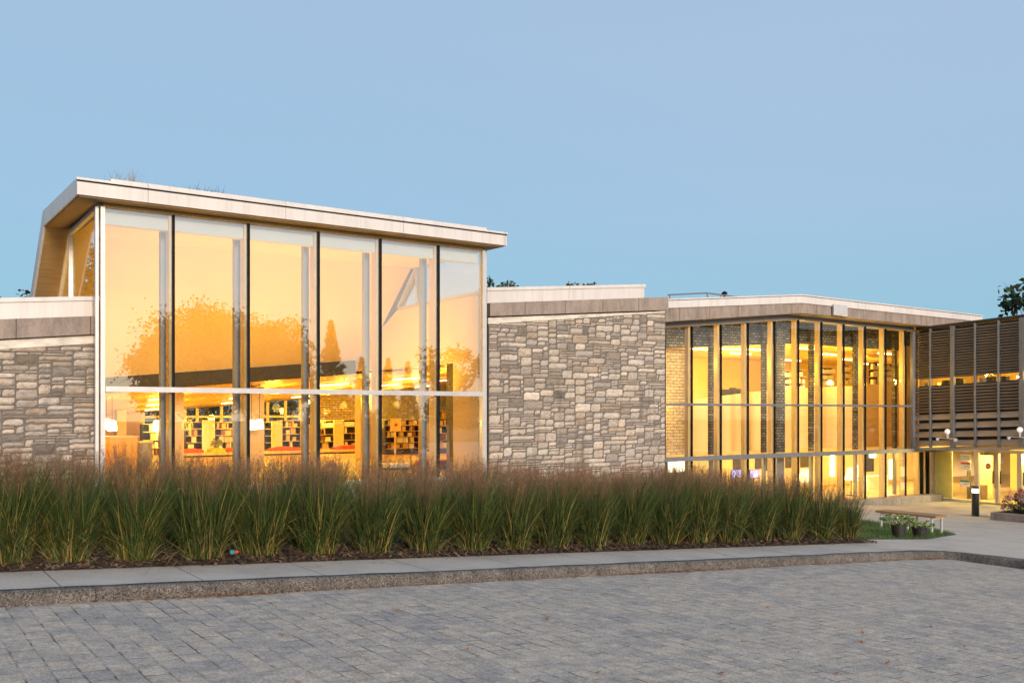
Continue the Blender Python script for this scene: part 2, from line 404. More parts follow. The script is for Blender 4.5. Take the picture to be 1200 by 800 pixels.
# mulch bed: a low mound with bark chips
def mulch():
    x0,x1,y0,y1=-7,16.0,11.02,20.3
    nx,ny=70,26; m=MB(); v=[];f=[];cs=[]
    for i in range(nx+1):
        for j in range(ny+1):
            x=x0+(x1-x0)*i/nx; y=y0+(y1-y0)*j/ny
            d=min(1,(y-y0)/.5,(x1-x)/.6)
            if j in (0,ny) or i in (0,nx): z=-.01
            else: z=.02+.05*d+.02*noise.noise(Vector((x*2,y*2,0)))
            if j==0: y+= .05*noise.noise(Vector((x*1.5,3,0)))
            v.append((x,y,ground(x)+KERB+z))
    for i in range(nx):
        for j in range(ny):
            a=i*(ny+1)+j; f.append((a,a+ny+1,a+ny+2,a+1)); 
    m.poly(v,f,(.055,.034,.022))
    pal=[(.10,.055,.033),(.07,.04,.026),(.15,.09,.055),(.20,.14,.09),(.045,.028,.02)]
    for _ in range(9000):
        x=rnd.uniform(-2,x1-.1); y=11.0+abs(rnd.gauss(0,.55)); z=ground(x)+KERB+.012+min(.06,.11*(y-11))+rnd.uniform(0,.02)
        L=rnd.uniform(.015,.05); w=L*rnd.uniform(.2,.5); a=rnd.uniform(0,6.3); t=rnd.uniform(-.5,.5)
        dx,dy=math.cos(a)*L,math.sin(a)*L; ex,ey=-math.sin(a)*w,math.cos(a)*w
        m.face([(x-dx-ex,y-dy-ey,z-t*L),(x+dx-ex,y+dy-ey,z+t*L),(x+dx+ex,y+dy+ey,z+t*L+.006),(x-dx+ex,y-dy+ey,z-t*L+.006)],rnd.choice(pal))
    return tag(m.build('mulch',M['mulchmat'],fix=False),kind='stuff')
mulch()

# ------------------------------------------------------------------ squared rubble stonework
PAL=[(.47,.435,.395),(.43,.40,.365),(.50,.465,.42),(.40,.375,.345),(.47,.42,.36),(.38,.32,.26),(.49,.44,.385),(.30,.285,.27),(.45,.425,.40),(.54,.50,.45),(.48,.44,.39),(.44,.405,.37)]
def stonework(m, W, Hh, top, mp, cell, seed, big=1.0):
    """random squared rubble over a W x Hh face; top(a) caps it; mp(a,b,out) maps to the world"""
    r=random.Random(seed); nx=max(2,int(W/cell[0])); nz=int(Hh/cell[1])+1; cw=W/nx; ch=cell[1]
    used=[[False]*nx for _ in range(nz)]
    for k in range(nz):
        for i in range(nx):
            if used[k][i]: continue
            h=r.choice([1,1,1,2,2,2,3,3,4]) ; w=r.choice([2,3,3,4,4,5,6,7,9])
            if h==2: w=max(w,3)
            if h>=3: w=max(4,min(w,7))
            if h==1: w=max(w,3)
            w=max(1,int(w*big+.5)); 
            free=0
            while i+free<nx and not used[k][i+free] and free<w: free+=1
            w=free
            if i+w<nx and i+w+1<=nx and (i+w==nx-1 and not used[k][nx-1]): w+=1
            if w==1: h=min(h,2)
            h=min(h,nz-k)
            for dk in range(h):
                if any(used[k+dk][i+q] for q in range(w)): h=dk; break
            for dk in range(h):
                for q in range(w): used[k+dk][i+q]=True
            a0,a1,b0,b1=i*cw,(i+w)*cw,k*ch,(k+h)*ch
            if b0>top((a0+a1)/2)-.02: continue
            g=r.uniform(.002,.006)
            j=lambda: r.uniform(-.009,.009)
            c=[[a0+g+abs(j()),b0+g+abs(j())],[a1-g-abs(j()),b0+g+abs(j())],[a1-g-abs(j()),b1-g-abs(j())],[a0+g+abs(j()),b1-g-abs(j())]]
            for q in c: q[1]=min(q[1],top(q[0]))
            nu=max(3,min(7,int((a1-a0)/.06))); nv=max(3,min(5,int((b1-b0)/.05)))
            base=r.uniform(.012,.034); off=r.uniform(0,90)
            col=list(r.choice(PAL)); kk=r.uniform(.72,1.12)*(.6 if r.random()<.07 else 1); col=(col[0]*kk*1.06,col[1]*kk*1.0,col[2]*kk*.94)
            v=[]
            for q in range(nv+1):
                for p in range(nu+1):
                    fu,fv=p/nu,q/nv
                    x=(c[0][0]*(1-fu)+c[1][0]*fu)*(1-fv)+(c[3][0]*(1-fu)+c[2][0]*fu)*fv
                    z=(c[0][1]*(1-fu)+c[1][1]*fu)*(1-fv)+(c[3][1]*(1-fu)+c[2][1]*fu)*fv
                    edge=p in(0,nu) or q in(0,nv)
                    n=noise.noise(Vector((x*7+off,z*9,off)))*.016+noise.noise(Vector((x*22,z*22+off,3)))*.006
                    o=-.004 if edge else base+n
                    if edge: x+=noise.noise(Vector((x*14,z*14,off)))*.008; z+=noise.noise(Vector((x*14,z*14,off+9)))*.006
                    z=min(z,top(x))
                    v.append(mp(x,z,o))
            # second ring: pull the outermost inner vertices near the edge for a rounded arris
            f=[]
            for q in range(nv):
                for p in range(nu):
                    a=q*(nu+1)+p; f.append((a,a+1,a+nu+2,a+nu+1))
            m.poly(v,f,col)
# ------------------------------------------------------------------ stone walls
def lin(p,q): return lambda x: p[1]+(q[1]-p[1])*(x-p[0])/(q[0]-p[0])
def stone_wall(t, s0, s1, stone_top, fl_top, band_bot, band_top, label, seed, thick=.55, ext=0, big=1.0, retside=False, cell=(.092,.062)):
    root=empty('stone_wall',((s0+s1)/2,t+thick/2,ground((s0+s1)/2)),label,'wall')
    zb=min(ground(s0),ground(s1))-.1
    core=MB(); core.prism_t([(s0,zb),(s1,zb),(s1,stone_top(s1)),(s0,stone_top(s0))],t+.012,t+thick)
    core.build('mortar_core',M['mortar'],root)
    m=MB()
    stonework(m,s1-s0,max(stone_top(s0),stone_top(s1))-zb,lambda a: stone_top(s0+a)-zb,lambda a,b,o:(s0+a,t+.012-o,zb+b),cell,seed,big)
    if retside:
        stonework(m,thick,stone_top(s1)-zb,lambda a: stone_top(s1)-zb,lambda a,b,o:(s1+o,t+a,zb+b),cell,seed+5)
    m.build('stone_facing',M['stone'],root,fix=False)
    f=MB(); f.prism_t([(s0,stone_top(s0)+.003),(s1,stone_top(s1)+.003),(s1,fl_top(s1)),(s0,fl_top(s0))],t+.035,t+thick); f.build('flashing_strip',M['dirtwhite'],root)
    b=MB(); b.prism_t([(s0-.02,band_bot(s0)),(s1+ext,band_bot(s1+ext)),(s1+ext,band_top(s1+ext)),(s0-.02,band_top(s0))],t-.09,t+thick+.05); b.build('concrete_coping',M['band'],root)
    return root
T1=20.5; TW=20.85; T2=22.6
L=lambda p,q,t: lin(on_t(*p,t),on_t(*q,t))
sA0=-4.0; sA1=on_t(115.5,380,TW)[0]
wl=stone_wall(TW,sA0,sA1,L((0,409),(116,402),TW),L((0,398),(116,391.5),TW),L((0,397),(116,391),TW-.09),L((0,374),(116,370),TW-.09),
   'rough grey stone wall with concrete coping beside the tall glass pavilion, at photo left edge',11, big=1.15, cell=(.08,.052))
sB0=on_t(573,400,TW)[0]; sB1=on_t(780,400,TW)[0]
wm=stone_wall(TW,sB0,sB1,L((573,379.5),(780,366),TW),L((573,372),(780,364.5),TW),L((573,370.5),(781,363),TW-.09),L((573,355),(781,348),TW-.09),
   'rough squared stone wall under concrete coping between the two glazed fronts',23,thick=2.2,ext=.03,retside=True)
# white metal parapets above the stone walls
def parapet(root,t,pts_top,pts_bot,s0,s1,endcap=True):
    a,b=pts_top; c,d=pts_bot; top=L(a,b,t); bot=L(c,d,t)
    m=MB(); m.prism_t([(s0,bot(s0)),(s1,bot(s1)),(s1,top(s1)-.09),(s0,top(s0)-.09)],t,t+.4); p=m.build('metal_parapet',M['fascia'],root)
    m=MB(); m.prism_t([(s0-.02,top(s0)-.088),(s1+.03,top(s1)-.088),(s1+.03,top(s1)),(s0-.02,top(s0))],t-.035,t+.44); m.build('parapet_cap',M['fascia'],p)
parapet(wl,TW+.25,((0,349),(112,347)),((0,376),(112,372.5)),-4.0,on_t(110,350,TW+.25)[0])
parapet(wm,TW+.25,((568,337),(755,333)),((568,357),(755,350)),on_t(571,350,TW+.25)[0],on_t(755,350,TW+.25)[0])

# ------------------------------------------------------------------ glass pavilion
s0=on_t(119,300,T1)[0]; s1=on_t(566,300,T1)[0]
pav=empty('glass_pavilion',((s0+s1)/2,T1,ground(8)),'tall glass library pavilion with folded pale roof and six golden bays','building')
ZT=E(4.17); ZM=E(.49); ZB=E(-1.56); FLOOR=E(-1.65)
rs0=s0-.54; rs1=s1+.40
def roofline(dz=0,t0=20.0,tend=28.6,ze=None):
    # profile of the upper face: flat, then folded steeply down at the back
    return [(t0,E(4.585)+dz),(24.35,E(4.70)+dz),(26.4,E(2.98)+dz),(tend,E(2.96)+dz)]
up=roofline(); m=MB()
poly=up+[(28.6,E(2.74)),(26.15,E(2.76)),(24.22,E(4.34)),(20.0,E(4.26))]
m.prism_s(poly,rs0,rs1); roof=m.build('roof',M['fascia'],pav)
m=MB()   # upstand flashing on the eaves, set a little in from the corner
m.prism_t([(rs0+.62,E(4.60)),(rs1-.6,E(4.60)),(rs1-.6,E(4.65)),(rs0+.62,E(4.65))],20.02,20.16); m.build('roof_upstand',M['fascia'],roof)
m=MB(); m.box(rs0-.012,rs1+.012,19.975,19.998,E(4.545),E(4.592)); m.build('drip_edge',M['fascia'],roof)
m=MB(); m.box(rs0-.004,rs1+.004,19.992,19.9985,E(4.515),E(4.543)); m.build('cap_shadow_strip',M['dark'],roof)  # dark strip standing in for the shadow line under the roof cap
m=MB()   # soffit boards, just under the slab
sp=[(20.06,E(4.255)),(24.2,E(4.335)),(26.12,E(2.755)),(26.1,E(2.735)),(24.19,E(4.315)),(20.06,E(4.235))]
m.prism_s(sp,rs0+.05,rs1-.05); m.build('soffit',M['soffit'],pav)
m=MB(); m.box(s0+.03,s1-.03,T1-.02,T1+.14,ZT,E(4.234)); m.build('head_frame',M['timber'],pav)
# inner ceiling
beam_bot=lambda s: E(.76+.095*(s-7.33)); beam_top=lambda s: E(1.17+.095*(s-7.33))
m=MB()
cs0,cs1=s0+.08,s1-.08
def slabq(m,a,b,c,d,h):   # a quad with thickness h upward
    n=[(x,y,z+h) for x,y,z in (a,b,c,d)]
    m.poly([a,b,c,d]+n,[(3,2,1,0),(4,5,6,7),(0,1,5,4),(1,2,6,5),(2,3,7,6),(3,0,4,7)])
slabq(m,(cs0,20.66,E(4.12)),(cs1,20.66,E(4.12)),(cs1,24.25,E(4.16)),(cs0,24.25,E(4.16)),.05)
m.build('inner_ceiling',M['ceilpaint'],pav)
m=MB()
G=16
vv=[]
for i in range(G+1):
    for j in range(G+1):
        x=cs0+(cs1-cs0)*i/G; f=j/G; vv.append((x,24.26+3.74*f,E(4.16)+(E(2.62)-E(4.16))*f/.5 if f<=.5 else E(2.62)+(beam_top(x)-E(2.62))*(f-.5)/.5))
m.poly(vv+[(x,y,z+.05) for x,y,z in vv],[(i*(G+1)+j,i*(G+1)+j+1,(i+1)*(G+1)+j+1,(i+1)*(G+1)+j) for i in range(G) for j in range(G)]+[((G+1)**2+i*(G+1)+j,(G+1)**2+(i+1)*(G+1)+j,(G+1)**2+(i+1)*(G+1)+j+1,(G+1)**2+i*(G+1)+j+1) for i in range(G) for j in range(G)])
m.build('sloped_ceiling',M['ceilpaint'],pav,smooth=True,fix=False)
m=MB(); m.prism_t([(cs0,beam_bot(cs0)),(cs1,beam_bot(cs1)),(cs1,beam_top(cs1)-.003),(cs0,beam_top(cs0)-.003)],28.0,28.3); m.build('bulkhead_beam',M['shelfback'],pav)
m=MB(); m.box(s0+.06,s1-.06,T1+.16,T1+.36,E(3.86),E(4.11)); m.build('blind_cassette',M['scrim'],pav)
# mullions, glass bays
M['colgrey']=plain('column_grey',(.26,.27,.28),.5,.05,3)
mx=[s0]+[on_t(p,400,T1)[0] for p in (203,291,373,445.5,513.5)]+[s1]
for i,x in enumerate(mx):
    if 0<i<6:
        m=MB(); m.box(x-.024,x+.024,T1-.045,T1+.03,ZB-.02,ZT-.003); mu=m.build('mullion',M['dark'],pav)
        m=MB(); m.box(x-.065,x+.035,T1+.075,T1+.34,ZB,ZT-.003); m.build('timber_fin',M['timber'],mu)
        m=MB(); m.box(x-.09,x+.04,T1+.66,T1+.82,FLOOR,E(4.11)); m.build('steel_column',M['colgrey'],mu)
for a,sg in ((s0,1),(s1,-1)):
    m=MB(); lo,hi=sorted((a-sg*.03,a+sg*.055)); m.box(lo,hi,T1-.07,T1+.09,ZB-.06,ZT-.002)
    lo,hi=sorted((a-sg*.115,a-sg*.055)); m.box(lo,hi,T1+.0,T1+.12,ZB-.06,ZT-.002); m.build('corner_post',M['alu'],pav)
for i in range(6):
    a,b=mx[i]+(.06 if i==0 else .0255),mx[i+1]-(.06 if i==5 else .0255)
    for z0,z1 in ((ZB,ZM-.056),(ZM+.056,ZT-.003)):
        m=MB(); m.box(a,b,T1-.006,T1+.006,z0,z1); m.build('window_pane',M['glass'],pav)
m=MB(); m.box(s0+.062,s1-.062,T1-.085,T1-.012,ZM-.055,ZM+.055); m.build('transom',M['alu'],pav)
m=MB(); m.box(s0-.05,s1+.05,T1-.05,T1+.12,ZB-.10,ZB-.022); m.build('base_rail',M['alu'],pav)
m=MB(); m.box(s0-.05,s1+.05,T1-.03,T1+.3,ground(s1)-.2,ZB-.103); m.build('plinth',M['plinth'],pav)
# gable ends: glazed above the lower roof, walled below
def gable(s,zlow,sg):
    a,b=(s-.02,s+.02)
    fold=(24.05,E(4.18)); back=lambda z: 24.05+(E(4.18)-z)/.93
    g=MB(); g.prism_s([(T1+.13,zlow),(back(zlow)-.1,zlow),(fold[0]-.05,fold[1]-.06),(T1+.13,E(4.16))],s-.008,s+.008); w=g.build('gable_window',M['glass'],pav)
    fr=MB()
    pts=[(T1+.10,zlow-.02),(back(zlow),zlow-.02),fold,(T1+.10,E(4.22))]
    def bar(p,q,wd):
        p=Vector((0,p[0],p[1]));q=Vector((0,q[0],q[1]));d=(q-p).normalized();n=Vector((0,-d.z,d.y))*wd/2
        fr.prism_s([((p+n).y,(p+n).z),((q+n).y,(q+n).z),((q-n).y,(q-n).z),((p-n).y,(p-n).z)],s-.05,s+.05)
    bar(pts[1],pts[2],.09); bar(pts[2],pts[3],.09); bar(pts[0],pts[1],.08)
    tm,_=on_s(83,300,s0); bar((tm,zlow+.03),(tm,E(4.13)),.07)
    fr.build('window_frame',M['alu'],w)
    wl_=MB()
    if sg<0: wl_.prism_s([(T1+.14,FLOOR-.1),(28.0,FLOOR-.1),(28.0,beam_top(s)-.0),(back(zlow)-.02,zlow-.07),(T1+.14,zlow-.07)],s-.06,s+.06)
    else:
        wl_.prism_s([(T1+.14,FLOOR-.1),(21.9,FLOOR-.1),(21.9,zlow-.07),(T1+.14,zlow-.07)],s-.06,s+.06)
        wl_.prism_s([(21.903,E(1.35)),(28.0,E(1.35)),(28.0,beam_top(s)),(back(zlow)-.02,zlow-.07),(21.903,zlow-.07)],s-.06,s+.06)
    wl_.build('gable_wall',M['ceilpaint'],pav)
gable(s0,E(2.36),-1); gable(s1,E(3.12),1)
# ------------------------------------------------------------------ reading hall behind the pavilion
TB=41.0
hall=empty('reading_hall',(12,35,FLOOR),'low timber ceilinged reading hall seen through the lower bays','building')
hz=lambda s,t: E((.75+.095*(s-7.33))*(1-(t-28)/13)+(.05+.09*(s-9.66))*((t-28)/13))
m=MB(); slabq(m,(s0,28.32,hz(s0,28.32)),(27,28.32,hz(27,28.32)),(27,TB+.3,hz(27,TB+.3)),(s0,TB+.3,hz(s0,TB+.3)),.3); m.build('timber_ceiling',M['planks'],hall)
m=MB(); slabq(m,(s1+.07,21.5,E(1.36)),(19.4,21.5,E(1.75)),(19.4,28.31,E(1.75)),(s1+.07,28.31,E(1.36)),.3); m.build('side_ceiling',M['planks'],hall)
m=MB(); m.box(s0-.1,s1+.05,T1+.15,22.0,FLOOR-.25,FLOOR); m.box(s0-.1,19.4,22.0,23.2,FLOOR-.25,FLOOR); m.box(s0-.1,21.0,23.2,33.0,FLOOR-.25,FLOOR); m.box(s0-.1,27,33.0,TB+.3,FLOOR-.25,FLOOR)
M['floor_tan']=plain('floor_tan',(.46,.33,.16),.5,.1,2)
m.build('floor',M['floor_tan'],hall)
m=MB(); m.box(s0-.1,s0,28.31,TB+.3,FLOOR,E(.9)); m.build('side_wall',M['plaster'],hall)
m=MB(); m.box(21.0,21.09,23.3,33.0,FLOOR,E(2.9)); m.build('side_wall',M['plaster'],hall)
wx0=on_t(166,490,TB)[0]; wx1=on_t(374,490,TB)[0]; wx2=on_t(423,490,TB)[0]
zsill=E(-.50)
m=MB(); m.box(s0-.1,27,TB,TB+.3,FLOOR,zsill); m.build('back_wall',M['plaster'],hall)
m=MB(); m.prism_t([(s0-.1,zsill+.002),(wx0,zsill+.002),(wx0,hz(wx0,TB)),(s0-.1,hz(s0-.1,TB))],TB,TB+.3); m.build('back_wall',M['plaster'],hall)
m=MB(); m.prism_t([(wx1,zsill+.002),(wx2,zsill+.002),(wx2,hz(wx2,TB)),(wx1,hz(wx1,TB))],TB-.02,TB+.3); m.build('brick_panel',M['goldbrick'],hall)
m=MB(); m.prism_t([(wx2+.002,zsill+.002),(27,zsill+.002),(27,hz(27,TB)),(wx2+.002,hz(wx2,TB))],TB,TB+.3); m.build('dark_wall',M['desk'],hall)
m=MB(); m.prism_t([(wx0,zsill+.004),(wx1-.002,zsill+.004),(wx1-.002,hz(wx1,TB)-.01),(wx0,hz(wx0,TB)-.01)],TB+.1,TB+.112); gw=m.build('window',M['glass_clear'],hall)
m=MB()
for p in (168,190,217,231.5,260,274,314,335,352,372):
    x=on_t(p,490,TB)[0]; m.box(x-.06,x+.06,TB+.02,TB+.095,zsill+.004,hz(x-.06,TB)-.012)
zz=on_t(250,488,TB)[1]
m.box(wx0,wx1-.004,TB-.01,TB+.018,zz-.05,zz+.05)
m.build('window_frame',M['panel'],gw)
# columns of the hall
for px0,px1,tt in ((137,148,37.5),(292,310,30.2),(422,443,31.0),(539,544.5,24.5),(203.5,216,30.0)):
    a=on_t(px0,500,tt)[0]; b=on_t(px1,500,tt)[0]
    m=MB(); zt=hz(a,max(tt,28.4))-.005 if tt>28 else E(3.0); m.bevbox(a,b,tt,tt+.45,FLOOR+.002,zt,.02); m.build('column',M['plaster'],hall)
# ceiling light tubes, each a fixture of its own
def tube_light(x,y,z,L_,along='x',label='',w=.09,slope=0):
    o=empty('ceiling_light',(x,y,z),label,'light fitting','ceiling tube lights in the library')
    m=MB(); a,b=(L_/2,w/2) if along=='x' else (w/2,L_/2)
    h=slope*L_/2
    m.poly([(x-a,y-b,z-h),(x+a,y-b,z+h),(x+a,y+b,z+h),(x-a,y+b,z-h)]+[(x-a,y-b,z-h+.05),(x+a,y-b,z+h+.05),(x+a,y+b,z+h+.05),(x-a,y+b,z-h+.05)],[(3,2,1,0),(4,5,6,7),(0,1,5,4),(1,2,6,5),(2,3,7,6),(3,0,4,7)])
    m.build('tube',M['tube'],o); return o
k=0
for t in (31.5,34.5,37.5):
    for j in range(5):
        x=t*.215+1.2+j*2.9
        tube_light(x,t,hz(x,t)-.12,1.1,'x','slim lit ceiling tube under the plank ceiling of the reading hall',slope=.09)
# ------------------------------------------------------------------ furniture of the hall
book_meshes=[]
for k,(w,h,d) in enumerate([(.05,.26,.18),(.12,.22,.16),(.17,.25,.15),(.24,.20,.15),(.09,.28,.17),(.16,.16,.12)]):
    for mat in (('book_tan','book_white') if k%2 else ('book_tan','book_white','book_tan','book_red')):
        m=MB(); m.bevbox(-w/2,w/2,-d/2,d/2,0,h,.006); o=m.build('book',M[mat]); book_meshes.append(o.data); bpy.data.objects.remove(o)
NB=[0]
def bookcase(px0,px1,top,bot,t,n,label,books='book',end=None):
    x0,z1=on_t(px0,top,t); x1,_=on_t(px1,top,t); z0=FLOOR
    root=empty('bookcase',((x0+x1)/2,t+.2,z0),label,'bookcase')
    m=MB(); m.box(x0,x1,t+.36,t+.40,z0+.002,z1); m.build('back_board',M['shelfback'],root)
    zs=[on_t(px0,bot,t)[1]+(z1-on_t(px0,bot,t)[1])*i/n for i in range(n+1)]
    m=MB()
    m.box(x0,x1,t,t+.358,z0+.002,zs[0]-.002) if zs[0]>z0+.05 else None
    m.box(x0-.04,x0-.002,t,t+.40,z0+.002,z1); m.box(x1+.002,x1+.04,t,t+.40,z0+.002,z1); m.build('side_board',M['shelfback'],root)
    for i,z in enumerate(zs):
        m=MB(); m.box(x0,x1,t+.003,t+.356,z,z+(.035 if i==n-1 else .022)); m.build('shelf',M['shelf'],root)
    r=random.Random(px0)
    for i in range(n):
        x=x0+.04+r.uniform(0,.15); hh=zs[i+1]-zs[i]-.05
        while x<x1-.22 and NB[0]<300:
            if r.random()<.72:
                me=r.choice(book_meshes); o=bpy.data.objects.new('book',me); C.objects.link(o)
                w=me.vertices[1].co.x*2+.02; w=max(v.co.x for v in me.vertices)*2; h=max(v.co.z for v in me.vertices)
                sc=min(1,hh/h); o.scale=(1,1,sc); o.location=(x+w/2,t+.12,zs[i]+.024)
                tag(o,books,'book','books on '+books.split(' on ')[-1]); NB[0]+=1
                x+=w+r.uniform(.0,.05)
            else: x+=r.uniform(.06,.22)
    return root
BC=[(168,190,497,535,38.8,4,'dark bookcase beyond the grey desk','small book on the dark bookcase beyond the grey desk'),
    (218,237,495,527,38.8,4,'narrow bookcase between wide column and white end panel','small book on the narrow bookcase beside the white end panel'),
    (252.5,278,495,526,38.8,4,'bookcase behind the potted plant','small book on the bookcase behind the potted plant'),
    (311,318,495,527,38.8,4,'sliver of bookcase beside the wide hall column','small book on the sliver of bookcase beside the hall column'),
    (331.5,351,493,525,38.8,4,'bookcase behind the third mullion with tall red cushion below','small book on the bookcase above the long red cushion'),
    (373,391,493,526,38.8,4,'bookcase just past the third mullion, under the window','small book on the bookcase under the last hall window'),
    (403,421,492,524,38.8,4,'bookcase below the buff brick panel','small book on the bookcase below the brick panel'),
    (452,491,492,526,34.0,5,'widest bookcase standing before the dark wall','small book on the widest bookcase before the dark wall'),
    (514,535,482,525,34.0,5,'tall bookcase in the last bay of the pavilion','small book on the tall bookcase in the last bay')]
for b in BC: bookcase(b[0],b[1],b[2],b[3],b[4],b[5],b[6],b[7])
def end_panel(px0,px1,top,t,mat,label,lit=False):
    x0,z1=on_t(px0,top,t); x1,_=on_t(px1,top,t)
    root=empty('display_panel',((x0+x1)/2,t,FLOOR),label,'display panel')
    m=MB(); m.bevbox(x0,x1,t,t+.09,FLOOR+.002,z1,.012); m.build('board',mat,root)
    m=MB(); zc=z1-.12; m.box(x0+.06,x1-.06,t-.015,t-.002,zc-.03,zc+.03); m.build('label_holder',M['whitepanel'],root)
    return root
end_panel(237.5,252,492,38.3,M['whitepanel'],'bright white end panel beside the potted plant')
end_panel(278.5,290,493,38.3,M['panel'],'yellow end panel left of the wide hall column')
end_panel(318.5,331,493,38.3,M['panel'],'yellow end panel right of the wide hall column')
end_panel(391.5,403,492,38.3,M['panel'],'yellow end panel between the two bookcases under the brick panel')
end_panel(491.5,499,492,33.6,M['orange'],'orange end panel closing the widest bookcase')
# poster stand with red dot
x,z=on_t(464,505,33.2); r=empty('poster_stand',(x,33.2,FLOOR),'yellow poster with a red dot standing on the widest bookcase','poster')
x0,z1=on_t(458,490,33.2); x1,zb=on_t(470,505,33.2)
m=MB(); m.box(x0,x1,33.2,33.23,zb,z1); m.box((x0+x1)/2-.03,(x0+x1)/2+.03,33.24,33.28,FLOOR+.002,z1-.1); m.build('poster_board',M['panel'],r)
m=MB(); m.tube(((x0+x1)/2,33.17,(zb+z1)/2),((x0+x1)/2,33.198,(zb+z1)/2),.055,n=16); m.build('dot',M['sign_red'],r)
# window seat with cushions
tl=36.0
lx0=on_t(204,530,tl)[0]; lx1=on_t(540,530,tl)[0]; zl=on_t(300,529,tl)[1]
r=empty('window_seat',((lx0+lx1)/2,tl,FLOOR),'long pale window seat running in front of the bookcases','bench')
m=MB(); m.bevbox(lx0,lx1,tl,tl+.6,FLOOR+.06,zl,.015); m.build('seat',M['shelf'],r)
m=MB(); m.box(lx0+.05,lx1-.05,tl+.08,tl+.55,FLOOR+.002,FLOOR+.058); m.build('base',M['shelfback'],r)
for p0,p1,mat,lab in ((216,239,'cushion','red seat cushion below the narrow bookcase'),(247,265,'cushgreen','lime green seat cushion beside the potted plant'),(266,283,'cushion','red seat cushion right of the green cushion'),
                      (319,352,'cushion','long red seat cushion beside the wide hall column'),(394,430,'cushion','longest red seat cushion, below the brick panel')):
    a=on_t(p0,527,tl+.05)[0]; b=on_t(p1,527,tl+.05)[0]; m=MB()
    m.poly(*(lambda n:([(a+(b-a)*i/n, tl+.06+.45*j, zl+.003+k*(.10+.07*math.sin(math.pi*min(1,max(0,i/n))))) for i in range(n+1) for j in (0,1) for k in (0,1)],
        [(4*i,4*i+4,4*i+5,4*i+1) for i in range(n)]+[(4*i+1,4*i+5,4*i+7,4*i+3) for i in range(n)]+[(4*i+3,4*i+7,4*i+6,4*i+2) for i in range(n)]+[(4*i+2,4*i+6,4*i+4,4*i) for i in range(n)]+[(0,1,3,2),(4*n,4*n+2,4*n+3,4*n+1)]))(8))
    tag(m.build('seat_cushion',M[mat]),lab,'cushion')
# low red sofa bench nearest the glass in the last bay
for p0,p1,y0,y1,t,mat,lab in ((495,539,540,552,24.2,'cushion','low red upholstered block in the last bay near the glass'),(453,481,543,547,24.6,'whitepanel','low white bench top near the glass in the fifth bay')):
    a,zt=on_t(p0,y0,t); b,_=on_t(p1,y0,t); r=empty('low_bench',((a+b)/2,t,FLOOR),lab,'bench')
    m=MB(); m.bevbox(a,b,t,t+.5,FLOOR+.07,max(zt,FLOOR+.2),.03); m.build('seat',M[mat],r); m=MB(); m.box(a+.05,b-.05,t+.05,t+.45,FLOOR+.002,FLOOR+.068); m.build('base',M['shelfback'],r)
# desks on the far left
def desk(p0,p1,y0,t,mat,lab):
    a,zt=on_t(p0,y0,t); b,_=on_t(p1,y0,t); r=empty('service_desk',((a+b)/2,t,FLOOR),lab,'desk')
    m=MB(); m.bevbox(a-.03,b+.03,t-.03,t+.7,zt-.04,zt,.01); m.build('counter_top',M['panel'],r)
    m=MB(); m.box(a,b,t,t+.04,FLOOR+.002,zt-.043); m.build('front_panel',M[mat],r)
    m=MB(); m.box(a,a+.04,t+.043,t+.65,FLOOR+.002,zt-.043); m.box(b-.04,b,t+.043,t+.65,FLOOR+.002,zt-.043); m.build('side_panel',M[mat],r)
desk(128,161,511,29.0,'orange','tall orange service desk in the first bay')
desk(164,178.5,517,30.5,'desk','grey green desk beside the orange service desk')
# pendants
def pendant(px,py,t,lab):
    x,z=on_t(px,py,t); zc=hz(x,t) if t>28.3 else E(4.1)
    r=empty('pendant_lamp',(x,t,zc),lab,'lamp','white pendant lamps in the reading hall')
    m=MB(); m.lathe((x,t,z),[(.05,.17),(.10,.15),(.13,0),(.14,-.13),(.13,-.15)],14); m.build('lamp_shade',M['lamp'],r,smooth=False)
    m=MB(); m.tube((x,t,z+.17),(x,t,zc),.008,n=5); m.build('cord',M['dark'],r)
for i,(p,y,t,l) in enumerate(((125,497,29.2,'white glowing pendant lamp nearest the pavilion corner post'),(131.5,499,29.6,'white glowing pendant lamp over the orange desk'),(184,499,29.0,'white pendant lamp above the dark bookcase'),(191.5,501,29.4,'white pendant lamp against the first mullion'),(295,498,28.8,'white pendant lamp hanging before the wide hall column'),(304,497,29.3,'second white pendant lamp before the wide hall column'))):
    pendant(p,y,t,l)
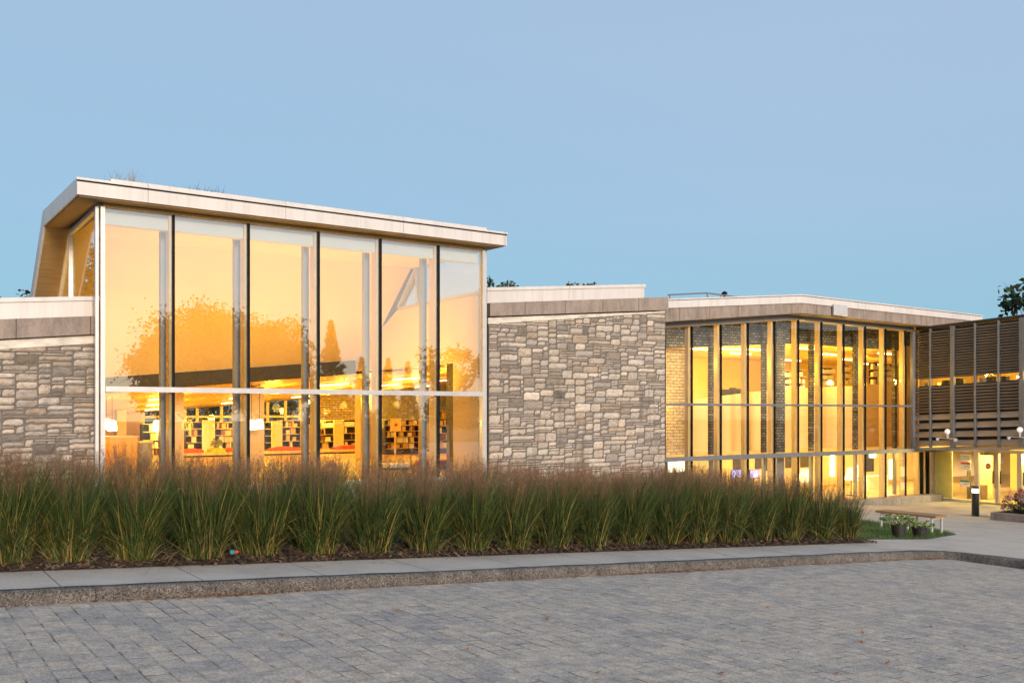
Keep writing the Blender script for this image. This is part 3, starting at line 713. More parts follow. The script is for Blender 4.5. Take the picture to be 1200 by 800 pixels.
# potted plant in the hall
def small_plant(x,y,z,h,n,mat,name,label,cat='plant',pot=None,leafL=.09,spread=.5,fl=None,seed=3):
    r0=random.Random(seed); root=empty(name,(x,y,z),label,cat)
    zz=z
    if pot:
        pr,ph,pm=pot; m=MB(); m.lathe((x,y,z),[(pr*.78,0),(pr*.98,ph-.03),(pr*1.04,ph-.03),(pr*1.04,ph),(pr*.92,ph),(pr*.9,ph-.03)],18); p=m.build('pot',pm,root); 
        m=MB(); m.tube((x,y,z+ph-.05),(x,y,z+ph-.028),pr*.89,n=16); m.build('soil',M['soil'],p); zz=z+ph-.03
    m=MB(); st=MB()
    for i in range(n):
        a=r0.uniform(0,6.28); rr=spread*math.sqrt(r0.random()); hh=h*(1-.45*(rr/spread)**2)*r0.uniform(.55,1.05)
        tip=Vector((x+rr*math.cos(a),y+rr*math.sin(a),zz+hh)); 
        if i%4==0: st.tube((x+rr*.25*math.cos(a),y+rr*.25*math.sin(a),zz),tip,.006,.003,4)
        d=Vector((math.cos(a)+r0.uniform(-.8,.8),math.sin(a)+r0.uniform(-.8,.8),r0.uniform(-.5,.7))).normalized(); side=d.cross(Vector((0,0,1))).normalized(); up_=side.cross(d)
        L_=leafL*r0.uniform(.7,1.3); w=L_*.36
        c=(.48,.52,.20) if r0.random()<.42 else (r0.uniform(.10,.2),r0.uniform(.2,.32),.05)
        p1=tip+d*L_*.5+side*w+up_*w*.3; p2=tip+d*L_-up_*L_*.2; p3=tip+d*L_*.5-side*w+up_*w*.3
        m.face([tip,p1,p2],c); m.face([tip,p2,p3],tuple(q*.85 for q in c))
    st.build('stem',M['leafpot'],root); m.build('foliage',M['leaf'],root,fix=False)
    return root
x,z=on_t(255,526,36.2); small_plant(x,36.25,zl+.004,.42,70,None,'potted_plant','dark leafed potted plant on the window seat','plant',(.10,.14,M['potplastic']),.13,.17,seed=9)
# ------------------------------------------------------------------ glazed wing
SE=on_t(1069.5,450,T2)[0]; SD=on_t(1092.5,580,T2)[0]
wing=empty('glazed_wing',(28,T2,ground(30)),'long two storey glazed wing with kinked pale roof and dark brick columns','building')
sW=sB1-1.0
wp=[on_t(782,384,T2),on_t(935,374.5,T2),on_t(1069.5,388,T2)]
def wtop(s):
    p,q=(wp[0],wp[1]) if s<wp[1][0] else (wp[1],wp[2]); return p[1]+(q[1]-p[1])*(s-p[0])/(q[0]-p[0])
TR=T2-.75
def rl(pts,t=TR): return [on_t(a,b,t) for a,b in pts]
def cont(pts,sL):   # continue the first segment down to sL
    (a,b),(c,d)=pts[0],pts[1]; return [(sL,b+(d-b)*(sL-a)/(c-a))]+pts[1:]
SR=on_t(1150,371,TR)[0]
topl=cont(rl([(783,352.5),(938,347),(1150,371)]),sW); whb=cont(rl([(783,361),(938,355),(1150,377)]),sW)
cob=cont(rl([(783,376.5),(938,366.5),(1150,388)]),sW)
m=MB(); m.prism_t(whb+topl[::-1],TR-.05,34.0); m.build('roof',M['fascia'],wing)
m=MB(); m.prism_t([(a,b+.02) for a,b in topl]+[(a,b+.06) for a,b in topl[::-1]],TR-.08,TR+.2); m.build('roof_edge',M['fascia'],wing)
m=MB(); m.prism_t(cob+[(a,b-.003) for a,b in whb[::-1]],TR,33.9); m.build('concrete_fascia',M['band'],wing)
x0,z0=on_t(977,369,TR-.12); x1,z1=on_t(993,358,TR-.12)
m=MB(); m.bevbox(x0,x1,TR-.14,TR-.06,z0,z1,.01); m.build('scupper',M['alu'],wing)
m=MB(); hd=[(sW,wtop(sW)+.003),(wp[1][0],wp[1][1]+.003),(SE,wtop(SE)+.003)]
m.prism_t(hd+[(a,min(b+.35,1e9)) for a,b in hd[::-1]],T2-.05,T2+.3); m.build('head_beam',M['soffit_grey'],wing)
ZL=E(-1.50); ZU=E(.29); ZP=E(-3.31)
mp_=[779,810.7,844.8,876.5,907.5,935.5,962.7,988.8,1013.9,1037.9,1061.3]
ms=[on_t(p,470,T2)[0] for p in mp_]+[SE]
for i,x in enumerate(ms):
    last=i==len(ms)-1; w=.09 if last else .025
    m=MB(); m.box(x-w,x+w,T2-.07 if last else T2-.03,T2+.05 if last else T2+.03,ZP+.002 if not last else ZL,wtop(x)-.004); mu=m.build('mullion',M['steel'] if last else M['dark'],wing)
    if not last:
        m=MB(); m.box(x-.09,x+.01,T2+.07,T2+.24,ZP+.004,wtop(x)-.01); m.build('timber_fin',M['timber'],mu)
ms2=ms+[SD]
for i in range(len(ms2)-1):
    a,b=ms2[i]+(.031 if i<len(ms)-1 else .091),ms2[i+1]-(.031 if i+1<len(ms)-1 else .091)
    if i<len(ms)-1:
        m=MB(); m.box(a,b,T2-.006,T2+.006,ZU+.036,min(wtop(a),wtop(b))-.01); m.build('window_pane',M['glass_clear'],wing)
        m=MB(); m.box(a,b,T2-.006,T2+.006,ZL+.076,ZU-.036); m.build('window_pane',M['glass_clear'],wing)
    m=MB(); m.box(a,b,T2-.006,T2+.006,ZP+.003,ZL-.076); m.build('window_pane',M['glass_clear'],wing)
for p in (1080,1087):
    x=on_t(p,560,T2)[0]; m=MB(); m.box(x-.03,x+.03,T2-.07,T2+.05,ZP+.002,ZL-.08); mu=m.build('mullion',M['dark'],wing)
    m=MB(); m.box(x-.10,x+.02,T2+.07,T2+.3,ZP+.004,ZL-.08); m.build('timber_fin',M['timber'],mu)
m=MB(); m.box(SD-.085,SD+.09,T2-.08,T2+.1,ZP-.02,ZL-.08); m.build('corner_post',M['frame_pink'],wing)
m=MB(); m.box(sW,SE,T2-.075,T2-.032,ZU-.035,ZU+.035); m.build('transom',M['steel'],wing)
m=MB(); m.box(sW,SD+.09,T2-.10,T2-.032,ZL-.075,ZL+.075); m.build('floor_edge',M['steel'],wing)
m=MB(); m.bevbox(sW+1.2,SD+.12,T2-.42,T2+.3,-4.0,ZP,.03); m.build('plinth',M['plinth'],wing)
# inside: slabs, bulkhead, columns, guard wall, walls
ISL=21.3
m=MB(); m.box(ISL,SE+.4,T2+.46,33.3,E(-3.6),E(-3.38)); m.box(SE+.4,52,T2+.46,33.3,E(-3.6),E(-3.38)); m.build('ground_floor',M['floor_tan'],wing)
m=MB(); m.box(ISL,SE+.3,T2+.46,33.3,ZL-.07,ZL+.03); m.box(SE+.3,52,T2+.46,33.3,ZL-.07,ZL+.03); m.build('upper_floor',M['plaster'],wing)
bt=24.0
bb=[on_t(782,408,bt),on_t(935,402,bt),on_t(1069,411.5,bt)]; bb=cont(bb,ISL)+[(52.0,on_t(1069,411.5,bt)[1])]
def bbz(s):
    p,q=(bb[0],bb[1]) if s<bb[1][0] else ((bb[1],bb[2]) if s<bb[2][0] else (bb[2],bb[3])); return p[1]+(q[1]-p[1])*(s-p[0])/(q[0]-p[0])
tp=[(a,wtop(min(a,SE))+.25) for a,b in bb]
m=MB(); m.prism_t(bb+tp[::-1],bt,bt+.2); m.build('brick_bulkhead',M['darkbrick'],wing)
m=MB(); m.prism_t([(a,b+.001) for a,b in bb]+[(a,b+.1) for a,b in bb[::-1]],bt+.21,33.3); m.build('timber_ceiling',M['planks'],wing)
for p0,p1 in ((831,837.3),(893,899),(908.5,920.5),(948.5,954.5),(1000.5,1006),(1046.5,1052)):
    a=on_t(p0+2,470,bt-.2)[0]; b=on_t(p1-.5,470,bt-.2)[0]
    m=MB(); m.box(a,b,bt-.2,bt-.05,ZL+.032,wtop(a)+.1); c=m.build('brick_column',M['darkbrick'],wing)
    m=MB(); m.box(a+.02,b-.02,bt-.18,bt-.07,E(-3.38),ZL-.072); m.build('column_foot',M['soffit_grey'],c)
gt=25.6
gp=[on_t(806,470,gt),on_t(845,464,gt),on_t(920,455,gt),on_t(1069,449.5,gt)]
m=MB(); m.prism_t([(gp[0][0],ZL+.033),(gp[3][0],ZL+.033)]+gp[::-1],gt,gt+.15); m.build('guard_wall',M['plaster'],wing)
gz=lambda s: gp[0][1]
a,_=on_t(782,400,24.6); b,_=on_t(808,400,24.6)
m=MB(); m.box(ISL,b,24.6,24.9,ZL+.033,bbz(b)-.05); m.build('brick_wall',M['goldbrick'],wing)
m=MB(); m.box(ISL,b,24.6,24.9,E(-3.37),ZL-.073); m.build('brick_wall',M['desk'],wing)
m=MB(); m.box(ISL,52,33.0,33.3,E(-3.37),bbz(30)); m.build('back_wall',M['plaster'],wing)
m=MB(); m.box(ISL-.2,ISL-.003,T2+.3,33.3,E(-3.6),E(2.5)); m.build('end_wall',M['goldbrick'],wing)
m=MB(); m.box(51.8,52,T2+.06,32.99,E(-3.37),E(2.6)); m.box(SE+.2,52,T2+.46,T2+.6,ZL+.04,bbz(40)+.1); m.build('end_wall',M['plaster'],wing)
m=MB(); m.box(ISL,50,28.4,28.6,E(-3.37),ZL-.073); lw=m.build('inner_wall',M['plaster'],wing)
for p0,p1,y0,y1 in ((806,838,538,575),(859,873.5,532,549),(885,892.5,532,549),(897,902.5,532,551),(920.5,929,531,548),(938,949,530,547),(1014,1024,530,552)):
    x0,z1=on_t(p0,y0,28.38); x1,z0=on_t(p1,y1,28.38)
    m=MB(); m.box(x0,x1,28.37,28.39,max(z0,E(-3.3)),min(z1,ZL-.08)); m.build('dark_window',M['shelfback'] if p0>806 else M['desk'],wing)
# upper room: picture displays along the back
def upper_case(p0,p1,y0,y1,t,lab):
    x0,z1=on_t(p0,y0,t); x1,z0=on_t(p1,y1,t); r=empty('wall_rack',((x0+x1)/2,t,z0),lab,'shelf rack','racks along the upper gallery')
    m=MB(); m.box(x0,x1,t+.25,t+.28,z0,z1); m.build('back_board',M['shelfback'],r)
    m=MB(); n=3
    for i in range(n+1): z=z0+(z1-z0)*i/n; m.box(x0,x1,t,t+.247,z-.015,z+.015)
    m.build('shelf',M['shelf'],r)
    r1=random.Random(p0); m=MB()
    for i in range(n):
        x=x0+.03
        while x<x1-.1:
            w=r1.uniform(.06,.25)
            if r1.random()<.75: m.box(x,min(x+w,x1-.02),t+.06,t+.2,z0+(z1-z0)*i/n+.017,z0+(z1-z0)*(i+r1.uniform(.5,.85))/n)
            x+=w+.03
    if m.v: tag(m.build('display_books',M['book_white'],r),kind='stuff')
for p0,p1,y0,y1,w in ((921,930,434,457,'left of the kinked roof apex'),(935.5,945,433,457,'just right of the tallest mullion'),(955,960,434,452,'narrowest, beside a thin brick column'),(963,981,430,452,'widest, in the middle of the wing'),(989.5,1000,428,450,'before a thin brick column on the far half'),(1024,1034,424,450,'near the far end of the wing'),(1038,1050,426,447,'farthest along, by the last brick column')):
    upper_case(p0,p1,y0,y1,27.5,'book rack in the upper gallery, '+w)
m=MB(); a=on_t(850,466,26.6); b=on_t(872,463,26.6)
r=empty('gallery_desk',((a[0]+b[0])/2,26.6,E(0)),'dark desk end showing above the gallery guard wall','desk')
m.box(a[0],b[0],26.6,27.2,E(.1),a[1]+.1); m.build('desk_panel',M['shelf'],r)
for q,(p,h) in enumerate(((853,.25),(862,.32),(869,.28))):
    x,z=on_t(p,462,26.65); m=MB(); m.bevbox(x-.14,x+.14,26.7,26.9,a[1]+.102,a[1]+.1+h,.02); tag(m.build('desk_monitor',M['blackpl']),('first','second','third')[q]+' black monitor along the gallery desk','monitor')
for i,(p,y) in enumerate(((824,418),(856,432),(868,424),(928,419),(948,421),(975,414),(992,424),(1020,418),(1040,424),(880,436))):
    t=(25.2,27,29,31)[i%4]; x,_=on_t(p,y,t)
    tube_light(x,t,bbz(x)-.08,1.3,'x','slim lit ceiling tube under the timber ceiling of the upper gallery',.10)
# lower storey: displays, computers, lamps
def at(p,y,t): 
    x,z=on_t(p,y,t); return x,z
x0,z1=at(783,541,24.55); x1,z0=at(805,552,24.55)
r=empty('backlit_display',((x0+x1)/2,24.5,z0),'bright backlit panel at ground floor beside the stone wall','display'); m=MB(); m.box(x0,x1,24.5,24.55,z0,z1); m.build('panel',M['whitelit'],r); m=MB(); m.box(x0-.02,x1+.02,24.552,24.58,z0-.03,z1+.03); m.build('frame',M['alu'],r)
zc=E(-3.38)
def computer(p,t,lab):
    x,z=at(p,556,t); dz=z-.35
    r=empty('computer_desk',(x,t,zc),'pale desk under the '+lab,'desk'); m=MB(); m.bevbox(x-.6,x+.6,t-.1,t+.6,dz-.03,dz,.005); m.build('desk_top',M['shelf'],r)
    for sg in (-1,1): m=MB(); m.box(x+sg*.57-.02,x+sg*.57+.02,t-.05,t+.55,zc+.002,dz-.032); m.build('leg',M['alu'],r)
    r=empty('computer_monitor',(x,t+.2,dz),lab,'monitor')
    m=MB(); m.bevbox(x-.27,x+.27,t+.22,t+.26,z-.16,z+.19,.01); m.build('casing',M['blackpl'],r)
    m=MB(); m.box(x-.25,x+.25,t+.21,t+.218,z-.14,z+.17); m.build('screen',M['screen'],r)
    m=MB(); m.box(x-.12,x+.16,t+.204,t+.208,z-.10,z+.02); m.build('window_on_screen',M['screenw'],r)
    m=MB(); m.tube((x,t+.26,dz+.002),(x,t+.26,z-.16),.025); m.tube((x,t+.24,dz+.001),(x,t+.24,dz+.02),.11,n=14); m.build('stand',M['blackpl'],r)
computer(868,24.6,'blue screened monitor in the third bay of the wing'); computer(889.5,24.6,'blue screened monitor beside a thin brick column')
def table_lamp(p,y,t,hw,lab,onfloor=True):
    x,z=at(p,y,t); r=empty('table_lamp',(x,t,zc),lab,'lamp','tan shaded lamps on the ground floor')
    m=MB(); m.lathe((x,t,z),[(hw,-.28),(hw*.55,.22)],16); m.build('lamp_shade',M['shade_tan'],r)
    m=MB(); m.tube((x,t,zc+.002),(x,t,z-.281),.02); m.tube((x,t,zc+.001),(x,t,zc+.03),.16,n=14); m.build('stand',M['dark'],r)
table_lamp(943,556,24.4,.26,'tan shaded lamp left of the thin brick column'); table_lamp(997.5,554,24.3,.27,'tan shaded lamp in the seventh bay, nearest the grass end'); table_lamp(1005,551,25.6,.25,'tan shaded lamp standing behind its twin near the grass end')
def counter(p0,p1,y,t,lab,mat='whitepanel'):
    a,z=at(p0,y,t); b,_=at(p1,y,t); r=empty('counter',((a+b)/2,t,zc),lab,'counter')
    m=MB(); m.bevbox(a-.05,b+.05,t-.05,t+.6,z-.05,z,.01); m.build('counter_top',M['whitepanel'],r)
    m=MB(); m.box(a,b,t,t+.5,z-.75,z-.053); m.build('front_panel',M[mat],r); m=MB(); m.box(a+.1,b-.1,t+.08,t+.45,zc+.002,z-.753); m.build('base',M['blackpl'],r)
counter(1018,1041,558,25.8,'white counter in the ninth bay behind the last panes'); counter(1008,1016,563,25.0,'small yellow counter beside the white counter','panel')
# strip lights (vertical) and lit sign inside
for p,y0,y1,t,mat,nm,lab in ((977,531,558,26.5,'whitelit','light_column','vertical glowing light column in the sixth bay'),(1046,538,561,26.8,'whitelit','light_column','vertical glowing light column next to the last brick column'),(1024,531,536,26.3,'whitelit','hanging_sign','small lit teal and white sign hanging over the counter')):
    x,z1=at(p,y0,t); _,z0=at(p,y1,t); r=empty(nm,(x,t,z0),lab,'light' if nm!='hanging_sign' else 'sign')
    w=.10 if nm=='light_column' else .18
    m=MB(); m.bevbox(x-w,x+w,t,t+.12,max(z0,zc+.01),min(z1,ZL-.08),.02); m.build('panel',M[mat],r)
    m=MB(); m.box(x-w-.02,x+w+.02,t+.122,t+.16,max(z0,zc+.01),min(z1,ZL-.078)); m.build('back_plate',M['alu'] if nm!='hanging_sign' else M['sign_teal'],r)

# ------------------------------------------------------------------ louvred entrance block
SL=SE+.12
blk=empty('entrance_block',(SL,18,ground(36)),'entrance block clad in brown horizontal louvres above glazed doors','building')
sh=lambda t,z: z+.038*(T2-t)
lv=[1071.5,1091,1117,1143.5,1171,1198,1226,1256]
lt=[on_s(p,450,SL)[0] for p in lv]
LTOP=E(3.30); GT=E(1.36); GB=E(1.08); LBOT=E(-1.36)
for i,t in enumerate(lt):
    w=.075 if i in (2,5) else .026
    m=MB(); a=sh(t,LBOT-.05); b=sh(t,LTOP+.05); m.box(SL-.10,SL+.06,t-w,t+w,a,b); m.build('louvre_post',M['steel'],blk)
def slat(m,t0,t1,z,h,tilt,s,th):
    # tilted blade running along y, dropping slightly like the real screen
    v=[]
    for t in (t0,t1):
        zz=sh(t,z); v += [(s,t,zz),(s+tilt,t,zz+h),(s+tilt+th*.4,t,zz+h-th*.2),(s+th*.6,t,zz-th)]
    m.poly(v,[(0,1,2,3),(7,6,5,4),(0,4,5,1),(1,5,6,2),(2,6,7,3),(3,7,4,0)])
for i in range(len(lt)-1):
    t0,t1=lt[i]-(.087 if i in(2,5) else .037),lt[i+1]+(.087 if i+1 in (2,5) else .037)
    m=MB(); n=18
    for k in range(n): slat(m,t0,t1,GT+.03+(LTOP-GT-.05)*k/n,.07,.09,SL-.06,.018)
    m.build('upper_louvre',M['louvre'],blk)
    m=MB(); zb0=E(.02)
    for k in range(9): slat(m,t0,t1,zb0+(GB-zb0)*k/9,.07,.09,SL-.06,.02)
    m.build('lower_louvre',M['louvre'],blk)
    m=MB()
    for k in range(4):
        z=LBOT+(zb0-LBOT)*k/4; v=[]
        for t in (t0,t1): v += [(SL-.05,t,sh(t,z+.03)),(SL+.03,t,sh(t,z+.25)),(SL+.06,t,sh(t,z+.25)),(SL-.02,t,sh(t,z+.02))]
        m.poly(v,[(0,1,2,3),(7,6,5,4),(0,4,5,1),(1,5,6,2),(2,6,7,3),(3,7,4,0)])
    m.build('louvre_board',M['louvre_board'],blk)
tA,tZ=lt[-1]-.1,T2-.112; print('LT',lt[:3],T2,SE,SL)
def shbox(name,mat,s0_,s1_,z0,z1,ta=tA,tz=tZ,parent=blk):
    m=MB(); v=[]
    for t in (ta,tz): v += [(s0_,t,sh(t,z0)),(s1_,t,sh(t,z0)),(s1_,t,sh(t,z1)),(s0_,t,sh(t,z1))]
    m.poly(v,[(0,3,2,1),(4,5,6,7),(0,1,5,4),(1,2,6,5),(2,3,7,6),(3,0,4,7)]); return m.build(name,M[mat],parent)
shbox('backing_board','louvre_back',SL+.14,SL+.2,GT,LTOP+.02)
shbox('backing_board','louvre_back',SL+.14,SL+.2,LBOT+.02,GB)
shbox('slot_window','glass_clear',SL+.16,SL+.172,GB+.004,GT-.004)
shbox('roof','louvre_back',SL-.06,SL+4.4,LTOP+.06,LTOP+.16)
shbox('floor_soffit','soffit_grey',SL-.09,SL+4.4,LBOT-.14,LBOT-.04)
shbox('gallery_back_wall','plaster',SL+4.0,SL+4.2,LBOT,LTOP)
m=MB(); m.box(SL+.1,SL+4.4,tA-.2,tA-.002,E(-3.6),E(3.9)); m.build('side_wall',M['louvre_board'],blk)
m=MB(); m.box(SL+.21,SL+4.0,T2-.11,T2-.03,LBOT,LTOP); m.build('gallery_end_wall',M['plaster'],blk)
# small things seen in the slot
for i,(p,w) in enumerate(((1083,'nearest the wing corner'),(1108,'beside the wide louvre post'),(1124,'just past the wide louvre post'),(1152,'in the middle of the lit slot'),(1160,'beside the middle box'),(1176,'near the photo right edge'),(1196,'farthest along the lit slot'))):
    t,z=on_s(p,446,SL+.6); m=MB(); h=(.16,.2,.24,.18,.22,.2,.17)[i]; m.bevbox(SL+.6,SL+.8,t-.16,t+.16,sh(t,GB-.1),sh(t,GB+h),.02); tag(m.build('shelf_box',M['book_dark'] if i%3 else M['book_white']),'small stored box seen through the lit louvre slot, '+w,'box')
# floodlights on brackets
def flood(p,y,lab):
    t,z=on_s(p,y,SL-.4); r=empty('floodlight',(SL-.4,t,z),lab,'floodlight','globe floodlights on the louvre screen')
    m=MB(); m.lathe((SL-.42,t,z+.02),[(.02,-.10),(.07,-.08),(.10,-.025),(.10,.025),(.07,.08),(.02,.10)],16); m.build('globe',M['globe'],r,smooth=True)
    m=MB(); m.tube((SL-.06,t+.02,z-.28),(SL-.42,t,z-.24),.025); m.tube((SL-.42,t,z-.24),(SL-.42,t,z-.08),.04,.05,10); m.tube((SL-.42,t-.35,z-.26),(SL-.42,t+.35,z-.24),.022); m.build('bracket',M['alu'],r)
    for sg in (-1,1): m=MB(); m.tube((SL-.46,t+sg*.33,z-.27),(SL-.52,t+sg*.40,z-.30),.05,.075,10); m.build('spot_head',M['alu'],r)
flood(1110.5,506,'white globe floodlight beside the wide louvre post'); flood(1195.5,504,'white globe floodlight at the far right of the louvre screen')
# doors plane
SX=SD+.1; DZ0=E(-3.52); DZ1=E(-1.56)
dr=lambda p: on_s(p,560,SX)[0]
def dbox(name,mat,p0,p1,z0,z1,d0=0,d1=.06,parent=blk):
    m=MB(); a,b=dr(p1),dr(p0); m.box(SX+d0,SX+d1,a,b,z0,z1); return m.build(name,M[mat],parent)
dbox('door_frame','frame_pink',1142.5,1147,DZ0,DZ1,-.05,.1)
dbox('door_frame','frame_pink',1167,1170.8,DZ0,DZ1,-.05,.1)
dbox('door_frame','frame_pink',1192.5,1198,DZ0,DZ1,-.05,.1)
dbox('head_rail','frame_pink',1093.5,1250,DZ1+.003,DZ1+.12,-.05,.1)
dbox('sill','alu',1093.5,1142,DZ0-.06,DZ0+.05,-.04,.1)
pl=dbox('lit_panel','insul',1095,1115.5,DZ0+.06,DZ1,.02,.05)
dbox('window_pane','glass_clear',1116.5,1142,DZ0+.06,DZ1,.02,.032)
for p0,p1 in ((1147.3,1166.7),(1171.2,1192),(1198.3,1222)):
    d=dbox('door',  'glass_clear',p0,p1,DZ0+.02,DZ1-.003,.02,.032)
    dbox('bottom_rail','alu',p0,p1,DZ0-.03,DZ0+.02,.0,.05,d)
    a=dr(p0 if p0<1150 else p1)
    ph=p1-2.2 if p0<1160 else p0+2.2
    m=MB(); y=dr(ph); m.tube((SX-.06,y,E(-2.75)),(SX-.06,y,E(-2.25)),.022); m.tube((SX-.06,y,E(-2.7)),(SX+.02,y,E(-2.7)),.014); m.tube((SX-.06,y,E(-2.3)),(SX+.02,y,E(-2.3)),.014); m.build('handle',M['dark'],d)
# lobby behind
M['lobby']=plain('lobby_plaster',(.72,.66,.26),.8,.06,1)
m=MB(); m.box(SX+.1,SX+7,tA,T2+.44,E(-3.62),E(-3.54)); m.build('lobby_floor',M['floor_tan'],blk)
m=MB(); m.box(SX+6.8,SX+7,tA,T2+.44,E(-3.53),LBOT-.15); m.build('lobby_wall',M['lobby'],blk)
m=MB(); m.box(SX+4.36,SX+6.79,tA,T2+.44,LBOT-.1,LBOT); m.build('lobby_ceiling',M['plaster'],blk)
y=dr(1137); m=MB(); m.box(SX+2.0,SX+2.1,dr(1131),dr(1117),E(-3.53),E(-1.75)); m.build('lobby_partition',M['panel'],blk)
m=MB(); m.box(SX+1.0,SX+1.05,dr(1121),dr(1117),E(-3.53),E(-1.9)); m.build('dark_partition',M['book_dark'],blk)
m=MB(); m.box(SX+1.2,SX+1.6,dr(1132),dr(1118),E(-3.53),E(-2.95)); r=tag(m.build('lobby_bench',M['carpet']),'brown low bench in the lobby behind the notice window','bench')
m=MB(); m.box(SX+3.0,SX+3.05,dr(1192)-.05,dr(1187),E(-3.53),E(-1.7)); r=tag(m.build('light_panel',M['whitelit']),'tall white glowing panel in the lobby behind the far door','light panel')
# notices on the glass
def notice(p0,p1,y0,y1,mat,lab,nm='notice',lines=0,top=None):
    a,z1=on_s(p0,y0,SX-.01); b,_=on_s(p1,y0,SX-.01); z0=on_s(p0,y1,SX-.01)[1]
    r=empty(nm,(SX,(a+b)/2,z0),lab,'notice'); m=MB(); m.box(SX+.0,SX+.006,b,a,z0,z1); m.build('sheet',M[mat],r)
    m=MB(); h=z1-z0
    for i in range(lines):
        z=z1-h*(.25+.6*i/max(1,lines)); m.box(SX-.004,SX-.001,b+(a-b)*.12,a-(a-b)*(.12+.2*(i%2)),z-h*.03,z+h*.03)
    if lines: m.build('print',M['ink'],r)
    if top: m=MB(); m.box(SX-.004,SX-.001,b+.002,a-.002,z1-h*.28,z1-.004); m.build('coloured_heading',M[top],r)
notice(1125,1137,532,540,'sign_white','white notice sheet highest on the window beside the doors',lines=3)
notice(1126,1137,541,550,'sign_white','white notice with red heading in the middle of the window beside the doors',lines=2,top='sign_red')
notice(1125,1136.5,562,569.5,'sign_white','white notice with teal heading lowest on the window beside the doors',lines=2,top='sign_teal')
t,z=on_s(1158,546,SX); r=empty('door_sign',(SX,t,z),'round red sign on the first glass door','sign'); m=MB(); m.tube((SX-.004,t,z),(SX+.01,t,z),.115,n=20); m.build('disc',M['sign_red'],r); m=MB(); m.box(SX-.01,SX-.005,t-.07,t+.07,z-.02,z+.02); m.build('bar',M['sign_white'],r)
# roof guard rail
gr=empty('guard_rail',(26,27,E(3.3)),'thin grey guard rail on the roof above the glazed wing','railing')
m=MB(); pts=[on_t(*q,27.0) for q in ((783,345.5),(828,343.2),(868,348.5))]
for a,b in zip(pts,pts[1:]): m.tube((a[0],27,a[1]),(b[0],27,b[1]),.03)
m.build('top_rail',M['steel'],gr)
for p,y in ((785,345.3),(845,345.5),(828,343.2)):
    x,z=on_t(p,y,27.0); m=MB(); q=on_t(p+ (7 if p==828 else 0),354,27.0); m.tube((x,27,z),(q[0],27,q[1]-.3),.025); m.build('post',M['steel'],gr)
x,z=on_t(849,344.5,28.0); r=empty('roof_vent',(x,28,z-.5),'small capped vent pipe behind the roof guard rail','vent'); m=MB(); m.tube((x,28,z-.8),(x,28,z),.06); m.build('pipe',M['dark'],r); m=MB(); m.lathe((x,28,z),[(.13,0),(.12,.06),(.03,.12)],12); m.build('cap',M['dark'],r)
# ------------------------------------------------------------------ ornamental grass bed
def blade(m,base,d,L_,w,lean,curl,col0,col1,r,seg=5):
    sw=(r*7.3%1-.5)*.12*L_; sw2=(r*13.7%1-.5)*.07*L_
    p=Vector(base); side=Vector((-d.y,d.x,0)); side=(side*math.cos(r)+Vector((d.x,d.y,0))*math.sin(r)).normalized()
    prev=None
    for k in range(seg+1):
        f=k/seg; a=lean+curl*f*f; 
        q=Vector(base)+Vector((d.x*L_*f*math.sin(lean+curl*f*.6),d.y*L_*f*math.sin(lean+curl*f*.6),L_*f*math.cos(lean+curl*f*.75)))+Vector((-d.y,d.x,0))*(sw*f*f+sw2*math.sin(f*5))
        ww=w*(1-.85*f**1.6)/2; row=(q-side*ww,q+side*ww)
        c=tuple(col0[i]*(1-f)+col1[i]*f for i in range(3))
        if prev: m.face([prev[0],prev[1],row[1],row[0]],c)
        prev=row
